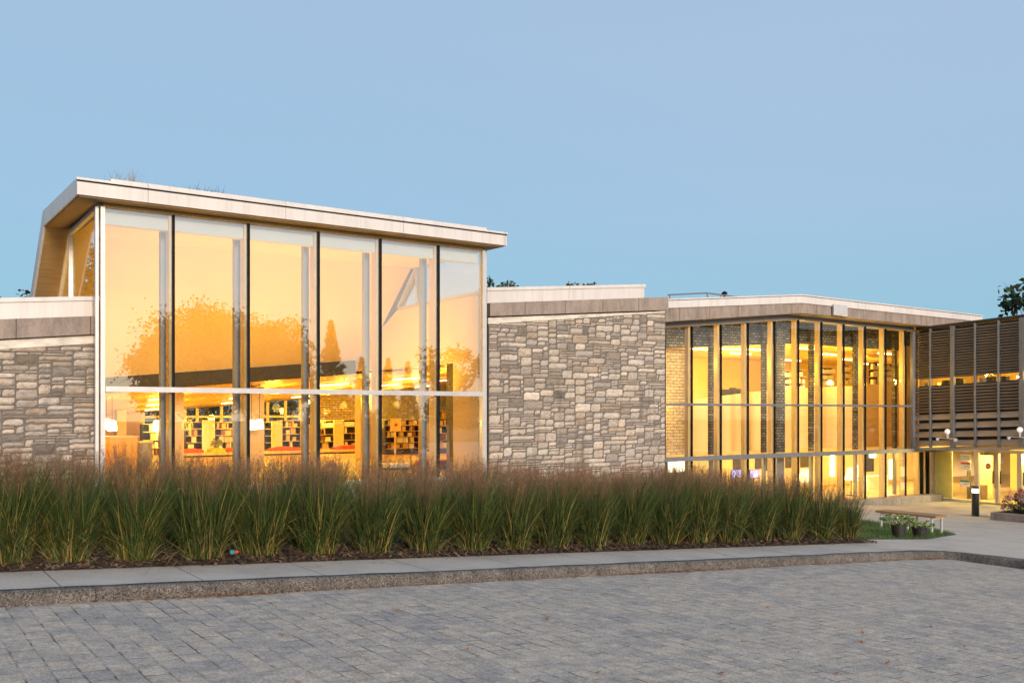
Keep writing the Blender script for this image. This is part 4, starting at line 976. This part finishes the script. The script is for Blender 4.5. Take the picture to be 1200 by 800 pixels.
def clump(seed,front=True):
    r=random.Random(seed); root=empty('switchgrass_clump',(0,0,0))
    m=MB()
    nb=1150 if front else 420
    for _ in range(nb):
        a=r.uniform(0,6.283); rr=.235*math.sqrt(r.random()); d=Vector((math.cos(a),math.sin(a),0))
        a2=a+r.uniform(-1.5,1.5); d2=Vector((math.cos(a2),math.sin(a2),0))
        L_=r.uniform(.55,1.22); lean=r.uniform(.0,.15)+rr*.55; curl=r.uniform(.0,.5) if r.random()<.72 else r.uniform(.6,1.9)
        g=r.random(); k=r.uniform(.5,1.3)
        c1=(.046*k,.088*k,.017*k) if g<.74 else ((.11*k,.15*k,.03*k) if g<.9 else (.34*k,.26*k,.07*k))
        c0=(.17*k,.145*k,.042*k) if g<.8 else (.40*k,.28*k,.09*k)
        blade(m,(rr*math.cos(a),rr*math.sin(a),0),d2,L_,r.uniform(.007,.014),lean,curl,c0 if r.random()<.45 else c1,c1,r.uniform(-1.2,1.2))
    m.build('blades',M['grassblade'],root,fix=False)
    if front:
        m=MB()
        for _ in range(64):
            a=r.uniform(0,6.283); d=Vector((math.cos(a),math.sin(a),0)); rr=r.uniform(.10,.23); k=r.uniform(.7,1.25)
            c=(.55*k,.36*k,.12*k) if r.random()<.7 else (.52*k,.40*k,.20*k)
            blade(m,(rr*d.x,rr*d.y,0),d,r.uniform(.15,.6),r.uniform(.006,.011),r.uniform(.05,.75),r.uniform(.2,1.4),c,c,r.uniform(-1,1),4)
        m.build('dry_stems',M['grassblade'],root,fix=False)
    m=MB()
    for _ in range(54 if front else 60):
        a=r.uniform(0,6.283); rr=.16*math.sqrt(r.random()); d=Vector((math.cos(a),math.sin(a),0)); lean=r.uniform(.02,.30); H_=r.uniform(1.0,1.27)
        base=Vector((rr*d.x,rr*d.y,.5)); tip=Vector((d.x*(rr+H_*math.sin(lean)),d.y*(rr+H_*math.sin(lean)),H_*math.cos(lean)))
        k=r.uniform(.75,1.25); cs=(.17*k,.105*k,.06*k)
        sd=Vector((-d.y,d.x,0))*.0016
        m.face([base-sd,base+sd,tip+sd*.3,tip-sd*.3],cs)
        ax=(tip-base).normalized(); P=r.uniform(.34,.5)
        for j in range(36):
            f=r.random(); q=tip-ax*P*f; b=r.uniform(0,6.283); ln=(.03+.17*f)*r.uniform(.5,1.1)
            o=Vector((math.cos(b),math.sin(b),r.uniform(.5,1.6))).normalized(); e=q+o*ln; k2=r.uniform(.7,1.3)
            c=(.235*k2,.118*k2,.064*k2) if r.random()<.8 else (.33*k2,.21*k2,.11*k2)
            s_=o.cross(Vector((math.cos(b*3),.3,.2))).normalized()*.0011
            m.face([q-s_,q+s_,e],c)
            for h in range(2):
                g=q+o*ln*(.45+.5*h)+Vector((r.uniform(-.006,.006),r.uniform(-.006,.006),0)); w=.0034
                m.face([g-s_*2.2,g+Vector((0,0,.008)),g+s_*2.2,g-Vector((0,0,.004))],c)
    m.build('seed_heads',M['plume'],root,fix=False)
    return root
fr=[clump(100+i) for i in range(5)]; bk=[clump(200+i,False) for i in range(3)]
px=[-62,7,80,158,237,302,373,437,497,553,602,648,693,703+5,745,783,817,850,888,923,960,992]
px=[-62,7,80,158,237,302,373,437,497,553,602,648,693,738,780,817,852,888,923,960,990]
ordn=['first','second','third','fourth','fifth','sixth','seventh','eighth','ninth','tenth','eleventh','twelfth','thirteenth','fourteenth','fifteenth','sixteenth','seventeenth','eighteenth','nineteenth','twentieth','twenty first']
used=set()
TG=11.42
def putc(protos,i,x,y,rz,sc,first):
    p=protos[i%len(protos)]
    o=p if (id(p) not in used) else copy_tree(p)
    used.add(id(p)); place(o,(x,y,ground(x)+KERB+.05),rz,sc); return o
for i,p in enumerate(px):
    # base line of the front row
    t=TG+rnd.uniform(-.06,.08); s=on_t(p,600,t)[0]
    k=rnd.uniform(.92,1.04)*(.86 if i==len(px)-1 else 1)
    o=putc(fr,i,s,t,rnd.uniform(0,6.28),(k,k,k*rnd.uniform(.95,1.03)),True)
    n=len(px)-1-i
    tag(o,'reddish plumed grass clump, '+ordn[n]+' of the front row counted from the lawn end','grass clump','front row of ornamental grass')
for row,(t,dx) in enumerate(((12.5,.35),(13.5,.1))):
    s=.6+dx
    while s<15.6-row*.3:
        o=putc(bk,rnd.randrange(3),s+rnd.uniform(-.1,.1),t+rnd.uniform(-.12,.12),rnd.uniform(0,6.28),rnd.uniform(.93,1.06),False)
        tag(o,('reddish plumed grass clump in the middle row of the planted bed','reddish plumed grass clump in the back row, showing only its plumes')[row],'grass clump',('middle row of ornamental grass','back row of ornamental grass')[row])
        s+=.74
# ------------------------------------------------------------------ lawn corner
q=[on_g(*c) for c in ((985,631.5),(1086,631.5),(1120,626),(1097,620.5),(1012,610),(985,612))]
m=MB(); m.prism_z(q,KERB-.02,KERB+.012,ground); M['lawnbase']=plain('lawn_soil',(.035,.05,.015),.95,.3,9); tag(m.build('lawn',M['lawnbase']),kind='structure')
def inside(x,y,P):
    c=False
    for (a,b),(d,e) in zip(P,P[1:]+P[:1]):
        if (b>y)!=(e>y) and x<(d-a)*(y-b)/(e-b)+a: c=not c
    return c
xs=[a for a,b in q]; ys=[b for a,b in q]; m=MB(); n=0
while n<9000:
    x=rnd.uniform(min(xs),max(xs)); y=rnd.uniform(min(ys),max(ys))
    if not inside(x,y,q): continue
    n+=1; a=rnd.uniform(0,6.28); L_=rnd.uniform(.035,.085); k=rnd.uniform(.7,1.3); w=.004
    z=ground(x)+KERB+.01; dx,dy=math.cos(a),math.sin(a)
    m.face([(x-dy*w,y+dx*w,z),(x+dy*w,y-dx*w,z),(x+dx*L_*.4,y+dy*L_*.4,z+L_)],(.075*k,.15*k,.028*k))
tag(m.build('lawn_grass',M['grassblade'],fix=False),kind='stuff')
# ------------------------------------------------------------------ bench
bx,by=on_g(1104,626)
def bench():
    s,t0=bx-.02,by; t1=t0+1.55; zg=ground(s)+KERB; zt=zg+.43; w=.46
    r=empty('park_bench',(s,t0+.7,zg),'backless wooden slatted bench on pale steel legs at the lawn edge','bench')
    m=MB(); n=6
    for i in range(n):
        a=s-w/2+w*i/n; m.bevbox(a+.006,a+w/n-.006,t0,t1,zt-.05,zt,.006)
    m.build('seat',M['bench_wood'],r)
    m=MB()
    for t in (t0+.12,t0+.72,t1-.14): m.box(s-w/2+.02,s+w/2-.02,t-.025,t+.025,zt-.085,zt-.053)
    m.build('seat_frame',M['benchsteel'],r)
    for t in (t0+.12,t0+.72,t1-.14):
        for sg in (-1,1):
            m=MB(); m.bevbox(s+sg*.19-.022,s+sg*.19+.022,t-.022,t+.022,zg-.01,zt-.087,.004); m.build('leg',M['benchsteel'],r)
bench()
for (p,y,rad,h,n,lab,sd,sp) in ((1053,629.5,.155,.26,190,'black pot of trailing pale variegated leaves, left of its neighbour pot',5,.36),(1078,629.5,.165,.22,90,'wider black pot of low green leaves nearer the bench legs',6,.26)):
    x,y2=on_g(p,y); small_plant(x,y2,ground(x)+KERB+.012,.24 if n>100 else .15,n,None,'potted_plant',lab,'potted plant',(rad,h,M['potplastic']),.085,sp,seed=sd)
# ------------------------------------------------------------------ bollard light
x,y=on_g(1143,604.5); zg=ground(x)+KERB
r=empty('bollard_light',(x,y,zg),'black cylindrical bollard with a lit band under its domed cap','bollard')
hB=1.0; m=MB(); m.lathe((x,y,zg-.005),[(.15,0),(.15,.015),(.118,.02),(.118,hB-.22)],24); m.build('post',M['blackpl'],r)
m=MB(); m.lathe((x,y,zg),[(.105,hB-.224),(.105,hB-.085)],24); m.build('lens',M['bollard_lens'],r)
m=MB(); m.lathe((x,y,zg),[(.122,hB-.084),(.122,hB-.05),(.10,hB-.015),(.05,hB),(.01,hB+.003)],24); m.build('cap',M['blackpl'],r)
m=MB(); m.lathe((x,y,zg-.02),[(.5,0),(.5,.024),(.49,.026)],28); tag(m.build('bollard_pad',M['plinth']),kind='structure')
bollard_pos=(x,y,zg+.9)
# ------------------------------------------------------------------ flower planter
x0,y0=on_g(1160,608.5); zg=ground(x0)+KERB
pr=empty('flower_planter',(x0+1.3,y0-2,zg),'low concrete kerbed planter holding pink flowers near the entrance','planter')
wx,wy=3.2,5.5; hP=.24
m=MB(); 
for a in ((x0,x0+wx,y0-.15,y0),(x0,x0+wx,y0-wy,y0-wy+.15)): m.bevbox(*a,ground(x0+3)-.2,zg+hP,.02)
for a in ((x0,x0+.15,y0-wy+.153,y0-.153),(x0+wx-.15,x0+wx,y0-wy+.153,y0-.153)): m.bevbox(*a,ground(x0+3)-.2,zg+hP,.02)
m.build('planter_edge',M['band'],pr)
m=MB(); m.box(x0+.14,x0+wx-.14,y0-wy+.14,y0-.14,zg-.2,zg+hP-.05); m.build('soil',M['soil'],pr)
def bush(x,y,z,R,H_,n,lab,seed):
    r=random.Random(seed); root=empty('hydrangea_bush',(x,y,z),lab,'flowering shrub','pink flowering shrubs in the planter')
    m=MB(); st=MB(); fl=MB()
    for i in range(n):
        a=r.uniform(0,6.283); u=r.random()**.5; ph=math.acos(r.uniform(.0,1)); rad=r.uniform(.55,1)
        p=Vector((x+R*rad*math.sin(ph)*math.cos(a),y+R*rad*math.sin(ph)*math.sin(a),z+.05+H_*rad*math.cos(ph)))
        if i%9==0: st.tube((x,y,z-.02),p,.008,.003,4)
        d=Vector((math.cos(a)+r.uniform(-.8,.8),math.sin(a)+r.uniform(-.8,.8),r.uniform(-.3,.8))).normalized(); sd=d.cross(Vector((0,0,1))).normalized(); L_=r.uniform(.06,.12); k=r.uniform(.6,1.3)
        m.face([p,p+d*L_*.5+sd*L_*.32,p+d*L_,p+d*L_*.5-sd*L_*.32],(.045*k,.07*k,.022*k) if r.random()<.75 else (.10*k,.06*k,.03*k))
    for i in range(34):
        a=r.uniform(0,6.283); ph=math.acos(r.uniform(.05,1)); c=Vector((x+R*1.02*math.sin(ph)*math.cos(a),y+R*1.02*math.sin(ph)*math.sin(a),z+.08+H_*1.04*math.cos(ph)))
        hr=r.uniform(.05,.085); base=r.choice([(.42,.10,.14),(.50,.17,.20),(.30,.06,.08),(.62,.42,.40)])
        for j in range(26):
            o=Vector((r.gauss(0,1),r.gauss(0,1),r.gauss(.3,1))).normalized(); q=c+o*hr; s_=o.orthogonal().normalized()*.02; t_=o.cross(s_).normalized()*.02; k=r.uniform(.7,1.25)
            fl.face([q-s_,q+t_+o*.008,q+s_,q-t_+o*.008],tuple(b*k for b in base))
    st.build('stem',M['bark'],root); m.build('foliage',M['leaf'],root,fix=False); fl.build('flower_heads',M['flower'],root,fix=False)
for i,(dx,dy,R,H_,w) in enumerate(((.62,-.62,.52,.62,'nearest the planter corner facing the bollard'),(.7,-1.6,.62,.78,'second along the planter front'),(1.6,-.75,.6,.7,'behind the corner shrub'),(.75,-2.7,.62,.74,'third along the planter front'),(1.8,-1.9,.65,.8,'in the middle of the planter'))):
    bush(x0+dx,y0+dy,zg+hP-.05,R,H_,620,'pink headed shrub with dark leaves, '+w,40+i)
# ------------------------------------------------------------------ litter and leaves
x,y=on_g(272,652,KERB+.04); z=ground(x)+KERB+.075
r=empty('crushed_carton',(x,y,z),'tiny teal and red crushed drink carton lying on the mulch','litter')
m=MB(); m.bevbox(x-.03,x+.03,y-.02,y+.02,z,z+.05,.006); m.build('carton',M['sign_teal'],r); m=MB(); m.tube((x+.032,y,z+.02),(x+.075,y-.01,z+.018),.018,n=8); m.build('cap',M['sign_red'],r)
def leaf_mesh(sd):
    r=random.Random(sd); m=MB(); L_=r.uniform(.04,.07); c=r.choice([(.34,.13,.035),(.42,.19,.05),(.28,.08,.03),(.45,.28,.10)])
    P=[(-.5,0,0),(-.2,.22,.012),(.05,.32,.02),(.2,.14,.012),(.5,0,.03),(.2,-.14,.012),(.05,-.32,.02),(-.2,-.22,.012)]
    Z=[(a*L_,b*L_,.003+h*r.uniform(.5,1)) for a,b,h in P]
    for i in range(8): m.face([(0,0,.004),Z[i],Z[(i+1)%8]],tuple(q*r.uniform(.8,1.15) for q in c))
    o=m.build('fallen_leaf',M['litter'],fix=False); d=o.data; bpy.data.objects.remove(o); return d
LM=[leaf_mesh(i) for i in range(5)]
spots=[(560,770),(548,762),(935,765),(860,738),(870,752),(775,742),(1040,778),(1008,753),(900,712),(1010,742),(1160,690),(1130,758),(640,726),(700,790),(330,745),(420,790),(760,690),(980,790),(1075,700),(200,765),(465,715),(1090,735),(845,790)]
for i,(p,y) in enumerate(spots):
    s,t=on_g(p,y,0); o=bpy.data.objects.new('fallen_leaf',LM[i%5]); C.objects.link(o); place(o,(s,t,ground(s)+.004),rnd.uniform(0,6.28),rnd.uniform(.8,1.3))
    tag(o,'small brown fallen leaf lying loose on the open grey pavers','leaf','fallen leaves on the pavers')
m=MB()
for _ in range(1500):
    s=rnd.choice([rnd.uniform(-1,16),rnd.uniform(8,16),rnd.gauss(3,.4),rnd.gauss(9.5,.5),rnd.gauss(15.6,.3)]); t=KT-abs(rnd.gauss(0,.05))-.005
    if s>15.9: s=15.85-rnd.random()*.3
    a=rnd.uniform(0,6.28); L_=rnd.uniform(.006,.028); w=L_*.6; c=rnd.choice([(.38,.15,.05),(.42,.24,.10),(.25,.12,.06),(.45,.36,.24),(.16,.10,.06)])
    z=ground(s)+rnd.uniform(.005,.02); dx,dy=math.cos(a)*L_,math.sin(a)*L_
    m.face([(s-dx,t-dy,z),(s+dy*.6,t-dx*.6,z+.006),(s+dx,t+dy,z+.003),(s-dy*.6,t+dx*.6,z+.008)],c)
tag(m.build('leaf_litter',M['litter'],fix=False),kind='stuff')
# ------------------------------------------------------------------ trees
def tree(name,label,x,y,z,H_,R,cz,nclump,nleaf,leafL,pal,seed,kind='broad',cat='tree',group=None,clr=.33):
    r=random.Random(seed); root=empty(name,(x,y,z),label,cat,group)
    tk=MB(); cr=MB(); tr=max(.07,H_*.022)
    top=Vector((x+r.uniform(-.2,.2),y+r.uniform(-.2,.2),z+H_*(.97 if kind=='conifer' else .62)))
    prev=Vector((x,y,z-.1)); n=6
    for i in range(1,n+1):
        f=i/n; q=Vector((x,y,z)).lerp(top,f)+Vector((r.uniform(-1,1),r.uniform(-1,1),0))*H_*.008; tk.tube(prev,q,tr*(1-.8*(i-1)/n),tr*(1-.8*f),8,False); prev=q
    for c in range(nclump):
        if kind=='conifer':
            f=(c+.5)/nclump; hz_=z+H_*(cz+(1-cz)*f); rr=R*(1-f)**1.05*r.uniform(.5,1.08)+.03; a=c*2.4+r.uniform(-.4,.4); p=Vector((x+rr*math.cos(a),y+rr*math.sin(a),hz_-rr*.18)); cl=R*.20*(1-f*.88)
            st=Vector((x,y,hz_+.1))
        else:
            while True:
                o=Vector((r.uniform(-1,1),r.uniform(-1,1),r.uniform(-1,1)))
                if .25<o.length<1: break
            o=o.normalized()*(.45+.55*r.random()**.6)*r.uniform(.8,1.08)
            hc=H_*(1-cz)/2; p=Vector((x+o.x*R,y+o.y*R,z+H_*cz+hc+o.z*hc)); cl=R*clr*r.uniform(.6,1.2); st=Vector((x,y,z+H_*.3)).lerp(top,r.uniform(.3,1))
        mid=st.lerp(p,.5)+Vector((r.uniform(-1,1),r.uniform(-1,1),r.uniform(0,1)))*R*.06
        tk.tube(st,mid,tr*.3,tr*.17,5,False); tk.tube(mid,p,tr*.17,tr*.05,5,False)
        k0=r.uniform(.7,1.25); base=r.choice(pal)
        for l in range(nleaf):
            g=Vector((r.gauss(0,.45),r.gauss(0,.45),r.gauss(0,.36))); q=p+g*cl
            d=Vector((r.gauss(0,1),r.gauss(0,1),r.gauss(-.2,.7))).normalized(); s_=d.orthogonal().normalized(); s_=(s_*math.cos(l)+d.cross(s_)*math.sin(l)); L_=leafL*r.uniform(.6,1.3)*((1-.55*f) if kind=='conifer' else 1); k=k0*r.uniform(.75,1.25)
            w=.30 if kind!='conifer' else .14
            cr.face([q,q+d*L_*.5+s_*L_*w,q+d*L_,q+d*L_*.5-s_*L_*w],tuple(b*k for b in base))
    tk.build('trunk',M['bark'],root); cr.build('crown',M['leaf'],root,fix=False); return root
GR=[(.045,.075,.022),(.06,.09,.025),(.035,.06,.02)]; DK=[(.028,.048,.02),(.035,.06,.024)]; AU=[(.08,.085,.02),(.06,.075,.02),(.10,.08,.02)]
def behind(px,ytop,dist,H_,**k):
    u=(px-600)/F; s=dist*(u*CA+SA); t=dist*(CA-u*SA); zt=(HOR-ytop)/F*dist+EYE; return s,t,zt-H_
s,t,z=behind(1216,322,58,9.5); tree('broadleaf_tree','dark leafy tree crown rising behind the louvred entrance block',s,t,z,9.5,2.5,.42,46,42,.42,DK,1)
s,t,z=behind(578,319,62,9); tree('broadleaf_tree','dark treetop just behind the right end of the tall pavilion roof',s,t,z,9,1.5,.5,22,40,.30,DK,2)
s,t,z=behind(671,323,62,8); tree('broadleaf_tree','small treetop poking above the white parapet over the stone wall',s,t,z,8,.95,.55,12,32,.28,GR,3)
s,t,z=behind(10,329,45,8); tree('broadleaf_tree','dark treetop above the parapet at the photo left edge',s,t,z,8,1.9,.5,30,36,.24,DK,4)
s,t,z=behind(767,340,60,7); tree('broadleaf_tree','tiny treetop showing beside the end of the stone wall coping',s,t,z,7,.7,.55,8,30,.25,DK,5)
s,t,z=behind(692,326,64,7); tree('broadleaf_tree','slim treetop right of the small one above the parapet',s,t,z,7,.6,.6,7,26,.25,GR,6)
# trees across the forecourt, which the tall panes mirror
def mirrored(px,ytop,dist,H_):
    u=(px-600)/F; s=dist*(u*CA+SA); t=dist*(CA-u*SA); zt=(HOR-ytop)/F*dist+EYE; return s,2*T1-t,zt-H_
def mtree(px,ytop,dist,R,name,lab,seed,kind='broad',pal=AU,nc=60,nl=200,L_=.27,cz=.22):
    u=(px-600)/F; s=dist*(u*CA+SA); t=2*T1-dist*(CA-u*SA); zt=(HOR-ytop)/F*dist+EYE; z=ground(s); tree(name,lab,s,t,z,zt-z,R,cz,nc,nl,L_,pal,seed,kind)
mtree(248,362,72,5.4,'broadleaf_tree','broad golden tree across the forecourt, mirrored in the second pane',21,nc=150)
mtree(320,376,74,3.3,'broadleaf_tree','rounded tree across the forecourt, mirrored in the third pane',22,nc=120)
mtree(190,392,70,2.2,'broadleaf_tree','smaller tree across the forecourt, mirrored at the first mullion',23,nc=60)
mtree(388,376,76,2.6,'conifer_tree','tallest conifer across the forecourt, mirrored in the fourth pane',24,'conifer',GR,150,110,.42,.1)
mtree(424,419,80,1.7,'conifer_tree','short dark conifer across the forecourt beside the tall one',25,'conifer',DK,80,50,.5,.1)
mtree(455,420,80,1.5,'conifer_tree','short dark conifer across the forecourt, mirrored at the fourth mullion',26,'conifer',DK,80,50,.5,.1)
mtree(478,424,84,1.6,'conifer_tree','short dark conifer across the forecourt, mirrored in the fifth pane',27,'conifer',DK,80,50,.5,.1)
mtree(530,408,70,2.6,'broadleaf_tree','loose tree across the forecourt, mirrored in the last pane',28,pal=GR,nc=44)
tree('broadleaf_tree','autumn tree standing beyond the pavilion gable, mirrored in its side window',-1.5,46,ground(-1.5),10.2,3.6,.2,80,70,.36,AU,77)
tree('broadleaf_tree','second autumn tree beyond the pavilion gable, nearer the stone wall',-6.5,40,ground(-6),9.5,3.2,.2,70,70,.36,AU,78)
# dark trees behind the hall's back windows
for i,(p,yt,d,R,w) in enumerate(((176,470,52,2.4,'farthest left'),(222,474,54,2.6,'behind the narrow bookcase'),(262,471,52,2.6,'behind the potted plant'),(300,468,56,2.8,'hidden partly by the wide column'),(345,466,54,2.6,'behind the long red cushion'),(378,462,56,2.2,'next to the brick panel'))):
    s,t,_=behind(p,yt,d,5); z=ground(s); tree('broadleaf_tree','dark garden tree outside the hall back window, '+w,s,t+1.5,E(-1.7),(HOR-yt)/F*d+EYE-E(-1.7),R,.1,36,40,.26,DK,60+i)
# ------------------------------------------------------------------ green roof tufts
def roof_tuft(px,ybase,h,n,pal,lab,seed,t=20.6,z=None,spread=.3):
    s,zb=on_t(px,ybase,t); zb=E(4.60) if z is None else z
    root=empty('roof_tuft',(s,t,zb),lab,'roof plant','tufts on the green roof'); m=MB(); r=random.Random(seed)
    for _ in range(n):
        a=r.uniform(0,6.28); d=Vector((math.cos(a),math.sin(a),0)); c=r.choice(pal); k=r.uniform(.7,1.3)
        blade(m,(s+r.gauss(0,spread),t+r.gauss(0,.12),zb-.02),d,h*1.5*r.uniform(.5,1.1),.012,r.uniform(0,.35),r.uniform(.1,1.0),c,tuple(q*k for q in c),r.uniform(-1,1),4)
    m.build('blades',M['grassblade'],root,fix=False)
DRY=[(.42,.32,.22),(.36,.26,.17)]; GN=[(.035,.06,.03),(.06,.08,.03)]
roof_tuft(148,211,.32,70,DRY,'dry straw coloured tuft near the pavilion roof corner',1,spread=.16)
roof_tuft(222,222,.20,60,GN+DRY,'low green tuft with one dry stalk on the pavilion roof',2,spread=.1)
roof_tuft(247,226,.24,90,GN,'densest dark green tuft on the pavilion roof edge',3,spread=.14)
roof_tuft(295,232,.10,50,GN,'low green fringe on the pavilion roof above the third pane',4,spread=.28)
roof_tuft(180,215,.16,40,DRY,'sparse dry fringe between the straw tuft and the green ones',5,spread=.35)
roof_tuft(392,247,.16,26,DRY+GN,'thin wisps on the pavilion roof above the fourth pane',6,spread=.25)
roof_tuft(440,253,.10,26,DRY+GN,'thin wisps on the pavilion roof above the fifth pane',7,spread=.2)

# ------------------------------------------------------------------ lamps and added lights inside the building
AMB=(1.0,.53,.06); AMBW=(1.0,.60,.075)
def point(x,y,z,p,r=.15,c=AMB):
    l=bpy.data.lights.new('room_or_added_light','POINT'); l.energy=p; l.shadow_soft_size=r; l.color=c
    o=bpy.data.objects.new('room_or_added_light',l); C.objects.link(o); o.location=(x,y,z); return o
def area(x,y,z,p,sx,sy,c=AMB,rot=(0,0,0)):
    l=bpy.data.lights.new('added_wash_light','AREA'); l.shape='RECTANGLE'; l.size=sx; l.size_y=sy; l.energy=p; l.color=c
    o=bpy.data.objects.new('added_wash_light',l); C.objects.link(o); o.location=(x,y,z); o.rotation_euler=rot; return o
PAV,HALL,GAL,LOW,LOB=31,75,60,70,95
# added area lights without fittings, washing the pavilion ceiling from below
for i in range(4): area(s0+1.3+i*2.2,22.2,E(.3),PAV,1.8,.5,AMB,(math.radians(180-18),0,0))
for t in (31.0,35.0,38.5):
    for j in range(4):
        x=t*.215+1.4+j*3.4; point(x,t,hz(x,t)-.75,HALL)
for i in range(5): point(s0+1+i*1.8,24.5,E(-.3),34)  # unseen points added to brighten the front of the hall
for i in range(5):
    x=23.4+i*2.7; point(x,28.8,E(1.4),GAL,.25,AMBW); point(x,23.35,E(1.7),24,.06,AMBW); point(x,24.9,E(1.9),60,.06,AMBW)  # the points just behind the glass are added to brighten the timber fins
point(22.9,24.1,E(.2),25,.05); point(33.2,31.0,E(1.5),50); point(28,31.5,E(1.5),60); point(s0+1.4,30.2,E(-.35),45)  # brick wall uplight, then unseen points added to lift dim spots
for x in (37.5,41,45): point(x,28.8,E(1.4),GAL,.25,AMBW)
for x in (38.5,42): point(x,26,E(-1.9),LOW,.1,(1,.68,.25))
for i in range(7):
    x=22.6+i*2.2; point(x,25.8,E(-1.9),LOW,.1,(1,.68,.25))
for y in (15.5,18.5,21.5): point(SX+.9,y,E(-1.78),LOB,.1,(1,.78,.22))
for y in (17,20.5): point(SL+2.0,y,E(1.4),60,.15,AMB)
for y in (16,20): point(SX+4.2,y,E(-1.9),80,.1,(1,.74,.20))  # unseen points added to brighten the deep end of the lobby
point(*bollard_pos,8,.1,(1,.85,.6))
# ------------------------------------------------------------------ sky, sun, camera
SUNAZ=math.radians(-172); SUNEL=math.radians(12.0)
w=bpy.data.worlds.new('World'); bpy.context.scene.world=w; w.use_nodes=True
nt=w.node_tree; bg=nt.nodes['Background']
sky=nt.nodes.new('ShaderNodeTexSky'); sky.sky_type='NISHITA'; sky.sun_disc=False; sky.sun_elevation=SUNEL; sky.sun_rotation=SUNAZ; sky.air_density=1.0; sky.dust_density=.8; sky.ozone_density=2.0

N=nt.nodes.new; Lk=nt.links.new
tc=N('ShaderNodeTexCoord'); nv=N('ShaderNodeVectorMath'); nv.operation='NORMALIZE'; Lk(tc.outputs['Generated'],nv.inputs[0])
dt=N('ShaderNodeVectorMath'); dt.operation='DOT_PRODUCT'; Lk(nv.outputs[0],dt.inputs[0]); dt.inputs[1].default_value=(math.sin(SUNAZ),math.cos(SUNAZ),0)
mr=N('ShaderNodeMapRange'); mr.interpolation_type='SMOOTHSTEP'; mr.inputs['From Min'].default_value=-.30; mr.inputs['From Max'].default_value=.95; Lk(dt.outputs['Value'],mr.inputs['Value'])
sx=N('ShaderNodeSeparateXYZ'); Lk(nv.outputs[0],sx.inputs[0])
def ramp(stops):
    r=N('ShaderNodeValToRGB'); e=r.color_ramp.elements
    while len(e)<len(stops): e.new(.5)
    for q,(pos,c) in zip(e,stops): q.position=pos; q.color=(*c,1)
    Lk(sx.outputs['Z'],r.inputs[0]); return r.outputs[0]
east=ramp([(0,(.245,.51,.63)),(.07,(.24,.50,.65)),(.2,(.315,.505,.685)),(.36,(.35,.51,.695)),(.8,(.30,.43,.62))])
west=ramp([(0,(1,.78,.56)),(.05,(.98,.84,.70)),(.15,(.84,.86,.88)),(.4,(.64,.72,.83)),(.9,(.36,.48,.68))])
east2=ramp([(0,(.26,.51,.63)),(.07,(.255,.505,.655)),(.2,(.355,.52,.70)),(.36,(.385,.525,.705)),(.8,(.30,.43,.62))])
me_=N('ShaderNodeMapRange'); me_.interpolation_type='SMOOTHSTEP'; me_.inputs['From Min'].default_value=-1.0; me_.inputs['From Max'].default_value=-.68; Lk(dt.outputs['Value'],me_.inputs['Value'])
mxe=N('ShaderNodeMix'); mxe.data_type='RGBA'; Lk(me_.outputs[0],mxe.inputs[0]); Lk(east,mxe.inputs[6]); Lk(east2,mxe.inputs[7]); east=mxe.outputs[2]
WB=1.35
ws=N('ShaderNodeVectorMath'); ws.operation='SCALE'; ws.inputs['Scale'].default_value=WB; Lk(west,ws.inputs[0])
mx=N('ShaderNodeMix'); mx.data_type='RGBA'; Lk(mr.outputs[0],mx.inputs[0]); Lk(east,mx.inputs[6]); Lk(ws.outputs[0],mx.inputs[7])
EXPO=1.6
gs=N('ShaderNodeVectorMath'); gs.operation='SCALE'; gs.inputs['Scale'].default_value=1/(.15*2**EXPO); Lk(mx.outputs[2],gs.inputs[0])
m2=N('ShaderNodeMix'); m2.data_type='RGBA'; m2.inputs[0].default_value=.04; Lk(gs.outputs[0],m2.inputs[6]); Lk(sky.outputs[0],m2.inputs[7])
Lk(m2.outputs[2],bg.inputs[0]); bg.inputs[1].default_value=.15
sl=bpy.data.lights.new('sun','SUN'); sl.energy=1.3; sl.angle=math.radians(12); sl.color=(1,.80,.62)
so=bpy.data.objects.new('sun',sl); C.objects.link(so)
sd=Vector((math.sin(SUNAZ)*math.cos(math.radians(12)),math.cos(SUNAZ)*math.cos(math.radians(12)),math.sin(math.radians(12))))
so.rotation_euler=sd.to_track_quat('Z','Y').to_euler()
cam=bpy.data.cameras.new('camera'); co=bpy.data.objects.new('camera',cam); C.objects.link(co)
co.location=(0,0,EYE); co.rotation_euler=(math.pi/2,0,-(math.pi/2-ANG)+0) 
co.rotation_euler=(math.pi/2,0,-math.atan2(SA,CA))
cam.sensor_width=36; cam.lens=F/1200*36; cam.shift_y=(HOR-400)/1200; cam.clip_end=1500; cam.clip_start=.05
sc=bpy.context.scene; sc.camera=co
sc.view_settings.view_transform='Standard'; sc.view_settings.look='None'; sc.view_settings.exposure=EXPO; sc.view_settings.gamma=1; sc.view_settings.use_curve_mapping=False
sc.render.engine='CYCLES'; sc.cycles.use_denoising=True
sc.cycles.max_bounces=8; sc.cycles.diffuse_bounces=4; sc.cycles.glossy_bounces=3; sc.cycles.transparent_max_bounces=24; sc.cycles.transmission_bounces=4
sc.cycles.caustics_reflective=False; sc.cycles.caustics_refractive=False; sc.cycles.sample_clamp_indirect=6
